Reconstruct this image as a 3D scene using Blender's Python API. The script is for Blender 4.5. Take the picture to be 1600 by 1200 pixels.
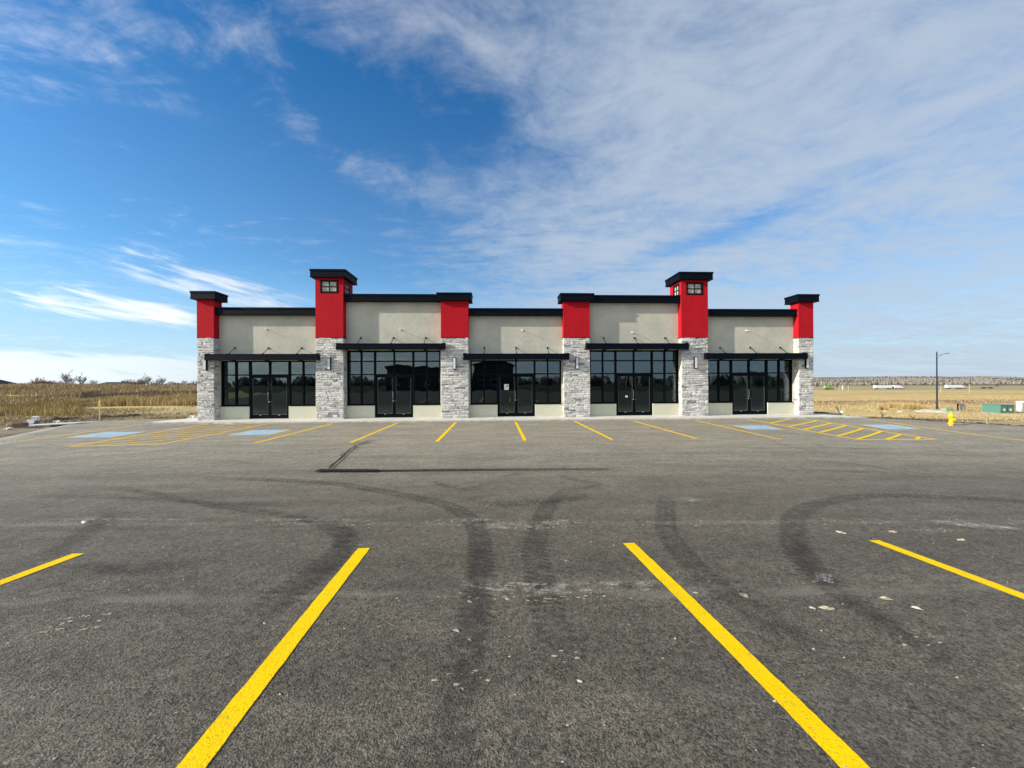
import bpy, bmesh, math, random
from mathutils import Vector, noise
import numpy as np
random.seed(7); rng = np.random.default_rng(7)
S = bpy.context.scene
for o in list(bpy.data.objects): bpy.data.objects.remove(o)
COL = S.collection
R = math.radians

# ------------------------------------------------------------------ camera, sky, sun, exposure
YAW0, ROLL0, DIST, EYE = 0.0431107, 0.00511244, 19.08, 1.65
cd = bpy.data.cameras.new('camera'); cam = bpy.data.objects.new('camera', cd); COL.objects.link(cam)
cd.sensor_fit = 'HORIZONTAL'; cd.sensor_width = 36.0; cd.lens = 36.0 * 601 / 1600
cd.clip_start = .05; cd.clip_end = 20000
from mathutils import Matrix
fw = Vector((math.sin(YAW0), math.cos(YAW0), 0)); rt = Vector((math.cos(YAW0), -math.sin(YAW0), 0)); up = Vector((0, 0, 1))
c_, s_ = math.cos(ROLL0), math.sin(ROLL0)
rt2 = rt * c_ - up * s_; up2 = rt * s_ + up * c_
cam.matrix_world = Matrix(((rt2.x, up2.x, -fw.x, 0), (rt2.y, up2.y, -fw.y, -DIST), (rt2.z, up2.z, -fw.z, EYE), (0, 0, 0, 1)))
S.camera = cam
S.render.engine = 'CYCLES'
S.view_settings.view_transform = 'Standard'; S.view_settings.look = 'None'
S.view_settings.gamma = 1.0; S.view_settings.use_curve_mapping = False
S.view_settings.exposure = 1.0

SUN_FROM = Vector((-4.44, -1.0, 1.82)).normalized()
EL = math.asin(SUN_FROM.z); AZ = math.atan2(SUN_FROM.x, SUN_FROM.y)
sl = bpy.data.lights.new('sun', 'SUN'); sl.energy = 3.4; sl.angle = R(.53); sl.color = (1, .93, .82)
sun = bpy.data.objects.new('sun', sl); COL.objects.link(sun)
sun.rotation_euler = (-SUN_FROM).to_track_quat('-Z', 'Y').to_euler(); sun.location = (-40, -20, 30)

class NT:
    """small node-tree writer"""
    def __init__(s, tree): s.t = tree; s.n = tree.nodes; s.l = tree.links
    def new(s, typ, **kw):
        n = s.n.new(typ)
        for k, v in kw.items(): setattr(n, k, v)
        return n
    def put(s, sock, v):
        if v is None: return
        if isinstance(v, bpy.types.NodeSocket): s.l.new(v, sock)
        elif isinstance(v, (tuple, list)):
            v = tuple(v)
            if len(sock.default_value) == 4 and len(v) == 3: v = v + (1,)
            sock.default_value = v
        else: sock.default_value = v
    def m(s, op, a, b=None, c=None, clamp=False):
        n = s.new('ShaderNodeMath', operation=op); n.use_clamp = clamp
        for i, v in enumerate((a, b, c)): s.put(n.inputs[i], v)
        return n.outputs[0]
    def vm(s, op, a, b=None, sc=None):
        n = s.new('ShaderNodeVectorMath', operation=op); s.put(n.inputs[0], a)
        if b is not None: s.put(n.inputs[1], b)
        if sc is not None: s.put(n.inputs['Scale'], sc)
        return n.outputs['Value'] if op in ('DOT_PRODUCT', 'LENGTH') else n.outputs[0]
    def mix(s, f, a, b, mode='MIX'):
        n = s.new('ShaderNodeMix', data_type='RGBA', blend_type=mode); s.put(n.inputs[0], f); s.put(n.inputs[6], a); s.put(n.inputs[7], b)
        return n.outputs[2]
    def ss(s, v, a, b, lo=0., hi=1.):
        n = s.new('ShaderNodeMapRange', interpolation_type='SMOOTHSTEP')
        for i, q in enumerate((v, a, b, lo, hi)): s.put(n.inputs[i], q)
        return n.outputs[0]
    def noise(s, vec, scale, detail=4., rough=.55, dist=0., out='Fac'):
        n = s.new('ShaderNodeTexNoise'); s.put(n.inputs['Vector'], vec); s.put(n.inputs['Scale'], scale)
        s.put(n.inputs['Detail'], detail); s.put(n.inputs['Roughness'], rough); s.put(n.inputs['Distortion'], dist)
        return n.outputs[out]
    def voro(s, vec, scale, feature='F1', out='Distance', rnd=1.):
        n = s.new('ShaderNodeTexVoronoi', feature=feature); s.put(n.inputs['Vector'], vec); s.put(n.inputs['Scale'], scale); s.put(n.inputs['Randomness'], rnd)
        return n.outputs[out]
    def mapv(s, vec, loc=(0, 0, 0), rot=(0, 0, 0), sc=(1, 1, 1)):
        n = s.new('ShaderNodeMapping'); s.put(n.inputs[0], vec); n.inputs[1].default_value = loc; n.inputs[2].default_value = rot; n.inputs[3].default_value = sc
        return n.outputs[0]
    def xyz(s, v):
        n = s.new('ShaderNodeSeparateXYZ'); s.put(n.inputs[0], v); return n.outputs
    def comb(s, x, y, z):
        n = s.new('ShaderNodeCombineXYZ')
        for i, v in enumerate((x, y, z)): s.put(n.inputs[i], v)
        return n.outputs[0]

# world: clear sky from the Nishita model, thin cirrus laid over it on a cloud plane
W = bpy.data.worlds.new('World'); S.world = W; W.use_nodes = True
w = NT(W.node_tree); w.n.clear()
sky = w.new('ShaderNodeTexSky', sky_type='NISHITA'); sky.sun_disc = False
sky.sun_elevation = EL; sky.sun_rotation = AZ; sky.air_density = 1.0; sky.dust_density = .5; sky.ozone_density = 2.2; sky.altitude = 600
tc = w.new('ShaderNodeTexCoord').outputs['Generated']
d = w.vm('NORMALIZE', tc); X, Y, Z = w.xyz(d)
el = w.m('MULTIPLY', w.m('ARCSINE', Z), 57.29578)
az = w.m('SUBTRACT', w.m('MULTIPLY', w.m('ARCTAN2', X, Y), 57.29578), 2.47)
def blob(a0, e0, sa, se, tilt=0.):
    """soft elliptical cloud patch centred on a direction, its long axis tilted"""
    da = w.m('SUBTRACT', az, a0); de = w.m('SUBTRACT', w.m('SUBTRACT', el, e0), w.m('MULTIPLY', da, tilt))
    q = w.m('ADD', w.m('POWER', w.m('ABSOLUTE', w.m('DIVIDE', da, sa)), 2.), w.m('POWER', w.m('ABSOLUTE', w.m('DIVIDE', de, se)), 2.))
    return w.m('EXPONENT', w.m('MULTIPLY', q, -1.))
zc = w.m('ADD', w.m('MAXIMUM', Z, 0.), .07)
pl = w.comb(w.m('DIVIDE', X, zc), w.m('DIVIDE', Y, zc), 0.)
warp = w.vm('SCALE', w.vm('SUBTRACT', w.noise(pl, .55, 3., .5, out='Color'), (.5, .5, .5)), sc=1.3)
pw = w.vm('ADD', pl, warp)
pr = w.mapv(pw, rot=(0, 0, R(24)), sc=(.42, 1.15, 1))
big = w.noise(pr, 1.0, 5., .55)
fine = w.noise(w.mapv(pw, loc=(3, 1, 0), rot=(0, 0, R(-30)), sc=(.75, 1.9, 1)), 3.6, 7., .64, .5)
puff = w.noise(w.vm('ADD', pl, w.vm('SCALE', warp, sc=.25)), 6.5, 6., .66, .3)
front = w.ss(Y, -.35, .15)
bias = w.ss(az, -24., 24., .0, .80)
for a0, e0, sa, se, t_, k in ((-15, 44, 21, 7, -.05, .35), (-34, 36, 6, 3.2, -.5, .18), (-17, 33, 15, 3.6, .0, -.27), (-21.8, 28, 11, 3.0, -.2, .31), (-8, 26, 9, 5, -.3, .14), (3, 22, 9, 5, -.2, .14), (8, 33, 12, 9, 0, .10),
                              (27, 18.5, 17, 1.5, .20, -.46), (15, 17, 14, 7, .0, .10), (-18, 18, 16, 5, 0, -.06), (34, 32, 18, 10, 0, .14), (2, 47, 6, 5, 0, -.12), (-2, 36, 5, 3, .2, -.15), (-50, 34, 9, 9, 0, .04)):
    bias = w.m('ADD', bias, w.m('MULTIPLY', blob(a0, e0, sa, se, t_), k))
bias = w.m('ADD', w.m('MULTIPLY', bias, front), w.m('MULTIPLY', w.m('SUBTRACT', 1., front), .62))  # unseen sky behind the camera veiled to raise fill light on the facade
def cen(n_, k): return w.m('MULTIPLY', w.m('SUBTRACT', n_, .5), k)
dens = w.m('ADD', bias, w.m('ADD', cen(big, 1.05), w.m('ADD', cen(fine, .95), cen(puff, .85))))
dens = w.ss(dens, -.02, 1.12)
# bright streaks low on the left
stk = w.noise(w.comb(w.m('MULTIPLY', az, .09), w.m('ADD', w.m('MULTIPLY', el, .62), w.m('MULTIPLY', az, .10)), 0.), 1.6, 6., .62, .5)
low = w.m('ADD', w.m('MAXIMUM', blob(-35, 10.6, 11, 2.6, -.22), w.m('MULTIPLY', blob(-42, 8.0, 9, 1.6, -.12), .95)), w.m('MULTIPLY', blob(-50, 7.6, 8, 1.2, 0.), .6))
low2 = w.m('MULTIPLY', w.ss(el, 4.6, 2.4), w.ss(az, -14., -34., .25, 1.))
s1 = w.m('MULTIPLY', w.m('MULTIPLY', w.ss(w.m('ADD', stk, w.m('MULTIPLY', low, .34)), .60, 1.0), .9), w.m('MINIMUM', w.m('MULTIPLY', low, 2.2), 1.))
s2 = w.m('MULTIPLY', w.ss(w.m('ADD', stk, w.m('MULTIPLY', low2, .5)), .68, .98), w.m('MINIMUM', w.m('MULTIPLY', low2, 1.6), 1.))
dens = w.m('MAXIMUM', dens, w.m('MAXIMUM', s1, w.m('MULTIPLY', s2, .50)), clamp=True)
base = w.new('ShaderNodeHueSaturation'); base.inputs['Saturation'].default_value = 1.28; base.inputs['Value'].default_value = 1.0
w.l.new(sky.outputs[0], base.inputs['Color'])
clear = w.mix(1., base.outputs[0], (.60, 1.06, 1.20), 'MULTIPLY')
hz = w.m('ADD', w.ss(el, 16., -1., 0., .70), w.ss(el, 42., 5., 0., .17))
clear = w.mix(hz, clear, (4.1, 5.1, 6.4))
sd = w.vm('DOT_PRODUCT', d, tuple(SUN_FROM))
bright = w.m('ADD', w.m('ADD', 4.5, w.ss(sd, .0, .95, 0., 9.)), w.ss(Y, .1, -.5, 0., 3.))  # cloud brightness raised sunward and behind the camera, added fill for facade and asphalt
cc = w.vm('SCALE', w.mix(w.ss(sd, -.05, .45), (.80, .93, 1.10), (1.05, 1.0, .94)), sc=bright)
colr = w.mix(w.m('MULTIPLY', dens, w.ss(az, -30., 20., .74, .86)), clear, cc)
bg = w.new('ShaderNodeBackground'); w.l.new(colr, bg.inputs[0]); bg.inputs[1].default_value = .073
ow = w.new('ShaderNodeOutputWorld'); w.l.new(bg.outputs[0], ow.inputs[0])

# ------------------------------------------------------------------ terrain heights
#TERR-BEGIN
import math
def lerp_table(t, v):
    if v <= t[0][0]: return t[0][1]
    for (a, b), (c, d) in zip(t, t[1:]):
        if v <= c:
            k = (v - a) / (c - a); return b + (d - b) * k
    return t[-1][1]
def smooth(a, b, v):
    k = min(1.0, max(0.0, (v - a) / (b - a))); return k * k * (3 - 2 * k)
YAW = 0.0431107
ROWS = [(-60, .3), (-25, .2), (-17.4, .08), (-15.2, 0), (-13, -.09), (-11, -.15), (-7, -.13), (-1, -.10), (3, -.10)]
LEFT = [(-200, .3), (0, .15), (16, -.14), (20, -.10), (30, .05), (36, .12), (40, .45), (46, .98), (50, 1.15), (62, 1.15), (90, .4), (150, -.3), (1500, -3), (6000, -4)]
RIGHT = [(-200, .3), (0, .1), (13, -.25), (18, -.42), (21, -.55), (28, -1.05), (48, -2.30), (70, -2.62), (150, -3.4), (260, -4.6), (400, -5.85), (1500, -6.6), (2600, 22), (3300, 29), (6000, 27)]
EDGE_L = [(-60, -45), (-14, -25), (-9, -18.7), (-5, -17.35), (-3.1, -18.3), (-.9, -19.4), (1.3, -20.4), (1.7, -19.2)]
EDGE_R = [(-60, 60), (-14, 40), (-7.5, 27.0), (-4.6, 22.8), (-3.2, 20.9), (-1.9, 19.6), (-1.1, 18.6), (0, 17.9), (1.7, 17.6)]
def lot_z(x, y):
    z = sum(lerp_table(ROWS, y + q) for q in (-1.2, -.8, -.4, 0, .4, .8, 1.2)) / 7
    return z - (.17 * smooth(6, 14, x) + .07 * smooth(-7, -14, x)) * smooth(.5, 7, -y)
def ground_z(x, y):
    zd = x * math.sin(YAW) + (y + 19.08) * math.cos(YAW)
    k = smooth(-9, 9, x)
    ridge = .42 * smooth(38, 60, -x) * smooth(38, 48, zd) * (1 - smooth(70, 120, zd))
    out = lerp_table(LEFT, zd) * (1 - k) + ridge + lerp_table(RIGHT, zd) * k
    if k > 0 and zd > 1500: out += (zd - 1500) / 1800 * 9 * k * (math.sin(x * .0021 + 1.3) + .6 * math.sin(x * .0057 + y * .001) + .35 * math.sin(x * .013))
    xl, xr = lerp_table(EDGE_L, y), lerp_table(EDGE_R, y)
    d = max(xl - x, x - xr, y - 1.7)
    w = smooth(0.0, 5.0, d)
    return lot_z(x, y) * (1 - w) + out * w
#TERR-END

# ------------------------------------------------------------------ mesh + object helpers
class MB:
    def __init__(s): s.v = []; s.f = []; s.m = []
    def quad(s, a, b, c, d, m=0):
        i = len(s.v); s.v += [a, b, c, d]; s.f.append((i, i + 1, i + 2, i + 3)); s.m.append(m)
    def poly(s, pts, m=0):
        i = len(s.v); s.v += list(pts); s.f.append(tuple(range(i, i + len(pts)))); s.m.append(m)
    def box(s, x0, x1, y0, y1, z0, z1, m=0):
        i = len(s.v)
        s.v += [(x0, y0, z0), (x1, y0, z0), (x1, y1, z0), (x0, y1, z0), (x0, y0, z1), (x1, y0, z1), (x1, y1, z1), (x0, y1, z1)]
        for q in ((0, 3, 2, 1), (4, 5, 6, 7), (0, 1, 5, 4), (1, 2, 6, 5), (2, 3, 7, 6), (3, 0, 4, 7)):
            s.f.append(tuple(i + k for k in q)); s.m.append(m)
    def prism(s, pts, z0, z1, m=0):
        n = len(pts); i = len(s.v)
        s.v += [(p[0], p[1], z0) for p in pts] + [(p[0], p[1], z1) for p in pts]
        s.f.append(tuple(i + k for k in reversed(range(n)))); s.f.append(tuple(i + n + k for k in range(n))); s.m += [m, m]
        for k in range(n):
            j = (k + 1) % n; s.f.append((i + k, i + j, i + n + j, i + n + k)); s.m.append(m)
    def tube(s, pts, rad, n=8, m=0, cap=True):
        rad = rad if isinstance(rad, (list, tuple)) else [rad] * len(pts)
        P = [Vector(p) for p in pts]; rings = []
        for k, p in enumerate(P):
            t = (P[min(k + 1, len(P) - 1)] - P[max(k - 1, 0)]).normalized()
            a = t.cross(Vector((0, 0, 1)) if abs(t.z) < .9 else Vector((1, 0, 0))).normalized(); b = t.cross(a)
            i = len(s.v); rings.append(i)
            for j in range(n):
                an = 2 * math.pi * j / n; s.v.append(tuple(p + (a * math.cos(an) + b * math.sin(an)) * rad[k]))
        for r0, r1 in zip(rings, rings[1:]):
            for j in range(n):
                q = (j + 1) % n; s.f.append((r0 + j, r1 + j, r1 + q, r0 + q)); s.m.append(m)
        if cap:
            s.f.append(tuple(rings[0] + j for j in range(n))); s.f.append(tuple(rings[-1] + j for j in reversed(range(n)))); s.m += [m, m]
    def lathe(s, cx, cy, prof, n=20, m=0):
        rings = []
        for r, z in prof:
            i = len(s.v); rings.append(i)
            for j in range(n):
                an = 2 * math.pi * j / n; s.v.append((cx + r * math.cos(an), cy + r * math.sin(an), z))
        for r0, r1 in zip(rings, rings[1:]):
            for j in range(n):
                q = (j + 1) % n; s.f.append((r0 + j, r0 + q, r1 + q, r1 + j)); s.m.append(m)
        s.f.append(tuple(rings[0] + j for j in reversed(range(n)))); s.f.append(tuple(rings[-1] + j for j in range(n))); s.m += [m, m]
    def build(s, name, mats, parent=None, smooth=False, loc=None):
        me = bpy.data.meshes.new(name); me.from_pydata([tuple(q) for q in s.v], [], s.f)
        mats = mats if isinstance(mats, (list, tuple)) else [mats]
        for q in mats: me.materials.append(q)
        if len(mats) > 1: me.polygons.foreach_set('material_index', s.m)
        if smooth: me.polygons.foreach_set('use_smooth', [True] * len(me.polygons))
        me.update()
        o = bpy.data.objects.new(name, me); COL.objects.link(o)
        if parent: o.parent = parent
        if loc: o.location = loc
        return o
def tag(o, label=None, cat=None, group=None, kind=None):
    if label: o['label'] = label
    if cat: o['category'] = cat
    if group: o['group'] = group
    if kind: o['kind'] = kind
    return o
def empty(name, loc=(0, 0, 0), rz=0.):
    o = bpy.data.objects.new(name, None); COL.objects.link(o); o.location = loc; o.rotation_euler = (0, 0, rz); o.empty_display_size = .3
    return o
def copy_tree(o, parent=None):
    c = o.copy(); COL.objects.link(c)
    if parent: c.parent = parent
    for ch in o.children: copy_tree(ch, c)
    return c
def np_mesh(name, V, F, mats, midx=None, k=3):
    me = bpy.data.meshes.new(name); V = np.asarray(V, np.float32); F = np.asarray(F, np.int32)
    me.vertices.add(len(V)); me.vertices.foreach_set('co', V.ravel())
    me.loops.add(F.size); me.loops.foreach_set('vertex_index', F.ravel())
    me.polygons.add(len(F)); me.polygons.foreach_set('loop_start', np.arange(0, F.size, k, dtype=np.int32)); me.polygons.foreach_set('loop_total', np.full(len(F), k, np.int32))
    for q in mats: me.materials.append(q)
    if midx is not None: me.polygons.foreach_set('material_index', np.asarray(midx, np.int32))
    me.update(calc_edges=True); return me

# ------------------------------------------------------------------ materials
def mat(name, col=(.5, .5, .5), rough=.7, metal=0., spec=.5, nz=0., nscale=8., bump=0., bscale=60., bdist=.01, detail=5.):
    M = bpy.data.materials.new(name); M.use_nodes = True; t = NT(M.node_tree)
    b = t.n['Principled BSDF']; b.inputs['Roughness'].default_value = rough; b.inputs['Metallic'].default_value = metal; b.inputs['Specular IOR Level'].default_value = spec
    P = t.new('ShaderNodeNewGeometry').outputs['Position']
    if nz:
        f = t.noise(P, nscale, detail, .6)
        c = t.mix(t.ss(f, .3, .7), tuple(q * (1 - nz) for q in col), tuple(min(1, q * (1 + nz)) for q in col)); t.put(b.inputs['Base Color'], c)
    else: t.put(b.inputs['Base Color'], col)
    if bump:
        bn = t.new('ShaderNodeBump'); bn.inputs['Strength'].default_value = bump; bn.inputs['Distance'].default_value = bdist
        t.put(bn.inputs['Height'], t.noise(P, bscale, 4., .6)); t.l.new(bn.outputs[0], b.inputs['Normal'])
    return M
def nodes_of(M): t = NT(M.node_tree); return t, t.n['Principled BSDF'], t.new('ShaderNodeNewGeometry').outputs['Position']
def new_mat(name, rough=.8, spec=.3):
    M = bpy.data.materials.new(name); M.use_nodes = True; t, b, P = nodes_of(M); b.inputs['Roughness'].default_value = rough; b.inputs['Specular IOR Level'].default_value = spec
    return M, t, b, P
def bump(t, b, h, strength=.5, dist=.01):
    n = t.new('ShaderNodeBump'); n.inputs['Strength'].default_value = strength; n.inputs['Distance'].default_value = dist; t.put(n.inputs['Height'], h); t.l.new(n.outputs[0], b.inputs['Normal'])

# asphalt
def asphalt_mat():
    M, t, b, P = new_mat('asphalt', .78, .28)
    x, y, z = t.xyz(P)
    n1 = t.noise(P, 62., 4., .62); n2 = t.noise(P, 13., 5., .65); v2 = t.voro(P, 120., out='Color'); pit = t.noise(P, 105., 3., .6); v1 = t.voro(P, 88.)
    agg = t.mix(t.ss(t.xyz(v2)[0], .0, 1.), (.092, .079, .058), (.172, .148, .108))
    agg = t.mix(t.ss(n2, .3, .7, 0., .35), agg, (.132, .115, .085))
    agg = t.mix(t.ss(n1, .48, .36, 0., .85), agg, (.030, .027, .023))
    agg = t.mix(t.ss(pit, .45, .34, 0., .9), agg, (.020, .019, .017))
    agg = t.mix(t.ss(pit, .66, .76, 0., .45), agg, (.24, .22, .18))
    mid = t.noise(t.mapv(P, sc=(.5, 1.3, 1)), 1.6, 5., .62)
    lane = t.noise(t.mapv(P, sc=(.035, 1.2, 1)), 1.1, 4., .65)
    g3 = t.noise(P, 24., 5., .72); g4 = t.noise(P, 6.5, 6., .72)
    k = t.m('MULTIPLY', t.m('MULTIPLY', t.ss(mid, .25, .75, .84, 1.18), t.ss(lane, .3, .7, .91, 1.10)), t.m('MULTIPLY', t.ss(g3, .3, .7, .66, 1.34), t.ss(g4, .3, .7, .84, 1.16)))
    col = t.vm('SCALE', agg, sc=k)
    # fines and dried silt film, more of it towards the building and on the paving joints
    dn = t.noise(t.mapv(P, sc=(.45, 1.6, 1)), 3.3, 7., .72)
    wob = t.m('MULTIPLY', t.m('SUBTRACT', t.noise(t.comb(x, 0., 0.), 1.3, 3.), .5), .16)
    def band(y0, hw, sl=-.055):
        q = t.m('ABSOLUTE', t.m('ADD', t.m('SUBTRACT', y, t.m('ADD', y0, t.m('MULTIPLY', x, sl))), wob))
        return t.ss(q, hw, hw * .15)
    bands = t.m('MULTIPLY', t.m('MAXIMUM', band(-14.42, .11), t.m('MAXIMUM', t.m('MULTIPLY', band(-16.12, .12, -.03), .9), t.m('MULTIPLY', band(-9.2, .16, 0.), .6))), t.ss(dn, .38, .62))
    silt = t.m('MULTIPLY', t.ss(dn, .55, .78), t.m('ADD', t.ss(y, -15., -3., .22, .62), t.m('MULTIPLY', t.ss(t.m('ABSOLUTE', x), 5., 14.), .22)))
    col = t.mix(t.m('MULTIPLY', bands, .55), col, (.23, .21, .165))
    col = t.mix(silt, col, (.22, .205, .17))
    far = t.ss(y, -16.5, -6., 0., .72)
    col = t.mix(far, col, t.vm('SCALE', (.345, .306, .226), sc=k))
    # dark damp / oily smears
    oil = t.noise(t.mapv(P, loc=(4, 2, 0), sc=(.35, .8, 1)), 1.5, 5., .6, .6)
    col = t.mix(t.ss(oil, .60, .74, 0., .22), col, (.055, .053, .050))
    t.put(b.inputs['Base Color'], col)
    # pale chips of stone showing through
    h = t.m('ADD', t.m('MULTIPLY', t.ss(v1, 0., .6), -.45), t.m('ADD', t.m('MULTIPLY', n1, .9), t.m('MULTIPLY', t.ss(pit, .3, .45), .5)))
    bump(t, b, t.m('ADD', h, t.m('MULTIPLY', g3, .8)), .8, .010)
    return M
def paint_mat(name, col, worn=.35, dirt=(.12, .11, .09)):
    M, t, b, P = new_mat(name, .75, .12)
    n = t.noise(P, 62., 4., .62); n2 = t.noise(P, 2.6, 6., .7); pit = t.noise(P, 105., 3., .6); big = t.noise(P, 9., 4., .7)
    c = t.mix(t.ss(n2, .3, .75, 0., .32), col, tuple(q * .74 for q in col))
    c = t.mix(t.ss(big, .52, .78, 0., .35 + worn * .5), c, tuple(.55 * q + .45 * dirt[i] for i, q in enumerate(col)))
    c = t.mix(t.m('MULTIPLY', t.ss(n, .58 - worn * .2, .82 - worn * .2), .35 + worn * .6), c, dirt)
    c = t.mix(t.ss(pit, .42, .32, 0., .55), c, tuple(q * .3 for q in col))
    t.put(b.inputs['Base Color'], c); bump(t, b, t.m('ADD', n, t.m('MULTIPLY', t.ss(pit, .3, .45), .5)), .55, .007)
    return M
def decal_mat(name, col, mode='rub', strength=.6):
    """mark lying on the asphalt; UV.x runs across the ribbon 0..1, UV.y along it in metres"""
    M = bpy.data.materials.new(name); M.use_nodes = True; t, b, P = nodes_of(M)
    b.inputs['Roughness'].default_value = .85; b.inputs['Specular IOR Level'].default_value = .2
    u, v, _ = t.xyz(t.new('ShaderNodeTexCoord').outputs['UV'])
    across = t.m('ABSOLUTE', t.m('MULTIPLY', t.m('SUBTRACT', u, .5), 2.))
    n = t.noise(P, 9., 5., .7); n2 = t.noise(P, 60., 3., .7); ln = t.noise(t.comb(t.m('MULTIPLY', u, 9.), t.m('MULTIPLY', v, 1.1), 0.), 1., 4., .7)
    edge = t.ss(t.m('ADD', across, t.m('MULTIPLY', t.m('SUBTRACT', n, .5), .7)), 1., .35)
    fade = t.ss(t.noise(t.comb(v, 3.3, 0.), .9, 2.), .18, .42)
    if mode == 'rub': a = t.m('MULTIPLY', t.m('MULTIPLY', edge, t.ss(n, .34, .66, .15, 1.)), t.ss(ln, .28, .62, .2, 1.))
    elif mode == 'tread':
        lug = t.m('SINE', t.m('ADD', t.m('MULTIPLY', v, 74.), t.m('MULTIPLY', across, -3.)))
        lugm = t.m('MULTIPLY', t.ss(lug, .1, .8), t.m('MULTIPLY', t.ss(across, .38, .62), t.ss(across, 1., .86)))
        core = t.m('MULTIPLY', t.ss(across, .95, .35), t.ss(n, .36, .66, .12, .55))
        a = t.m('MULTIPLY', t.m('MAXIMUM', t.m('MULTIPLY', lugm, t.ss(n, .25, .48, .35, 1.)), core), 1.)
    elif mode == 'solid': a = t.m('MULTIPLY', t.ss(t.m('ADD', across, t.m('MULTIPLY', t.m('SUBTRACT', n, .5), .9)), 1., .7), 1.)
    else: a = t.m('MULTIPLY', t.m('MULTIPLY', edge, t.ss(t.m('ADD', n, t.m('MULTIPLY', n2, .5)), .69, .92)), t.ss(ln, .35, .65))
    a = t.m('MULTIPLY', t.m('MULTIPLY', a, fade if mode != 'solid' else 1.), strength, clamp=True)
    if mode != 'solid':
        at = t.new('ShaderNodeAttribute'); at.attribute_name = 'end_fade'; a = t.m('MULTIPLY', t.m('MULTIPLY', a, t.ss(n2, .3, .6, .55, 1.)), t.ss(at.outputs['Fac'], 0., 1.))
    t.put(b.inputs['Base Color'], t.mix(n2, tuple(q * .7 for q in col), tuple(q * 1.25 for q in col))); t.put(b.inputs['Alpha'], a)
    return M
def stucco(name, col, mott=.09):
    M, t, b, P = new_mat(name, .9, .2)
    n = t.noise(P, 1.1, 5., .6); n2 = t.noise(P, 90., 3., .7); n3 = t.noise(t.mapv(P, sc=(3, 3, .35)), 1.6, 4., .6)
    c = t.mix(t.ss(n, .3, .7), tuple(q * (1 - mott) for q in col), tuple(q * (1 + mott) for q in col))
    c = t.mix(t.ss(n2, .55, .8, 0., .22), c, tuple(q * .6 for q in col)); c = t.mix(t.ss(n3, .6, .8, 0., .22), c, tuple(q * .72 for q in col)); c = t.mix(t.ss(t.noise(P, 7., 5., .7), .35, .7, 0., .16), c, tuple(q * .78 for q in col))
    t.put(b.inputs['Base Color'], c); tr = t.noise(P, 6.5, 5., .65); bump(t, b, t.m('ADD', t.m('ADD', n2, t.noise(P, 28., 4., .6)), t.m('MULTIPLY', tr, 2.)), .8, .010)
    return M
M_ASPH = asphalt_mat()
M_YEL = paint_mat('yellow_line_paint', (.92, .60, .0), .06)
M_YELF = paint_mat('faded_yellow_paint', (.84, .54, .06), .22)
M_BLUE = paint_mat('blue_pad_paint', (.28, .50, .66), .85, (.50, .52, .50))
M_WPAINT = paint_mat('white_symbol_paint', (.74, .74, .70), .4)
M_BEIGE = stucco('beige_stucco', (.49, .475, .385))
M_KNEE = stucco('pale_beige_stucco', (.57, .56, .43), .04)
M_RED = stucco('red_stucco', (.43, .006, .014), .07)
M_CORE = mat('grey_mortar', (.38, .37, .345), .95, nz=.2, bump=.6)
M_BLACK = mat('black_metal_flashing', (.0018, .004, .0082), .55, 0., .07, nz=.25, nscale=3.)
M_FRAME = mat('black_window_frame', (.0018, .003, .004), .45, 0., .08)
M_SOFFIT = mat('pale_soffit', (.46, .43, .38), .8)
M_ALU = mat('brushed_metal', (.5, .5, .5), .35, .9)
M_WHITE = mat('white_plastic', (.75, .75, .73), .5, nz=.06)
M_DIFF = mat('lamp_diffuser', (.62, .62, .66), .35)
def frosted():
    M = bpy.data.materials.new('frosted_window_pane'); M.use_nodes = True; t = NT(M.node_tree); t.n.clear()
    a = t.new('ShaderNodeBsdfTransparent'); a.inputs[0].default_value = (.9, .9, .86, 1); b_ = t.new('ShaderNodeBsdfTranslucent'); b_.inputs[0].default_value = (.9, .9, .84, 1); c = t.new('ShaderNodeBsdfDiffuse'); c.inputs[0].default_value = (.9, .9, .84, 1)
    m1 = t.new('ShaderNodeMixShader'); m1.inputs[0].default_value = .45; t.l.new(b_.outputs[0], m1.inputs[1]); t.l.new(c.outputs[0], m1.inputs[2])
    m2 = t.new('ShaderNodeMixShader'); m2.inputs[0].default_value = .60; t.l.new(a.outputs[0], m2.inputs[1]); t.l.new(m1.outputs[0], m2.inputs[2])
    o = t.new('ShaderNodeOutputMaterial'); t.l.new(m2.outputs[0], o.inputs[0]); return M
M_PANEW = frosted(); M_BOUNCE = mat('white_bounce', (.85, .85, .80), .9)
M_CONC = mat('pale_concrete', (.58, .55, .47), .9, nz=.12, nscale=2.5, bump=.3, bscale=70)
M_CONCK = mat('kerb_concrete', (.36, .345, .31), .92, nz=.2, nscale=3, bump=.5, bscale=50)
M_ROOF = mat('roof_membrane', (.06, .06, .06), .9, nz=.2)
M_DRY = mat('interior_drywall', (.30, .31, .30), .9, nz=.1, nscale=.6)
M_FLOOR = mat('interior_concrete_floor', (.10, .10, .095), .7, nz=.2, nscale=.8)
STONES = [mat('stone_' + n, c, .92, nz=.22, nscale=13., bump=.6, bscale=42., bdist=.014) for n, c in
          (('white', (.62, .60, .55)), ('cream', (.55, .53, .48)), ('light_grey', (.46, .45, .425)), ('mid_grey', (.37, .365, .355)), ('dark_grey', (.22, .22, .235)))]
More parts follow.
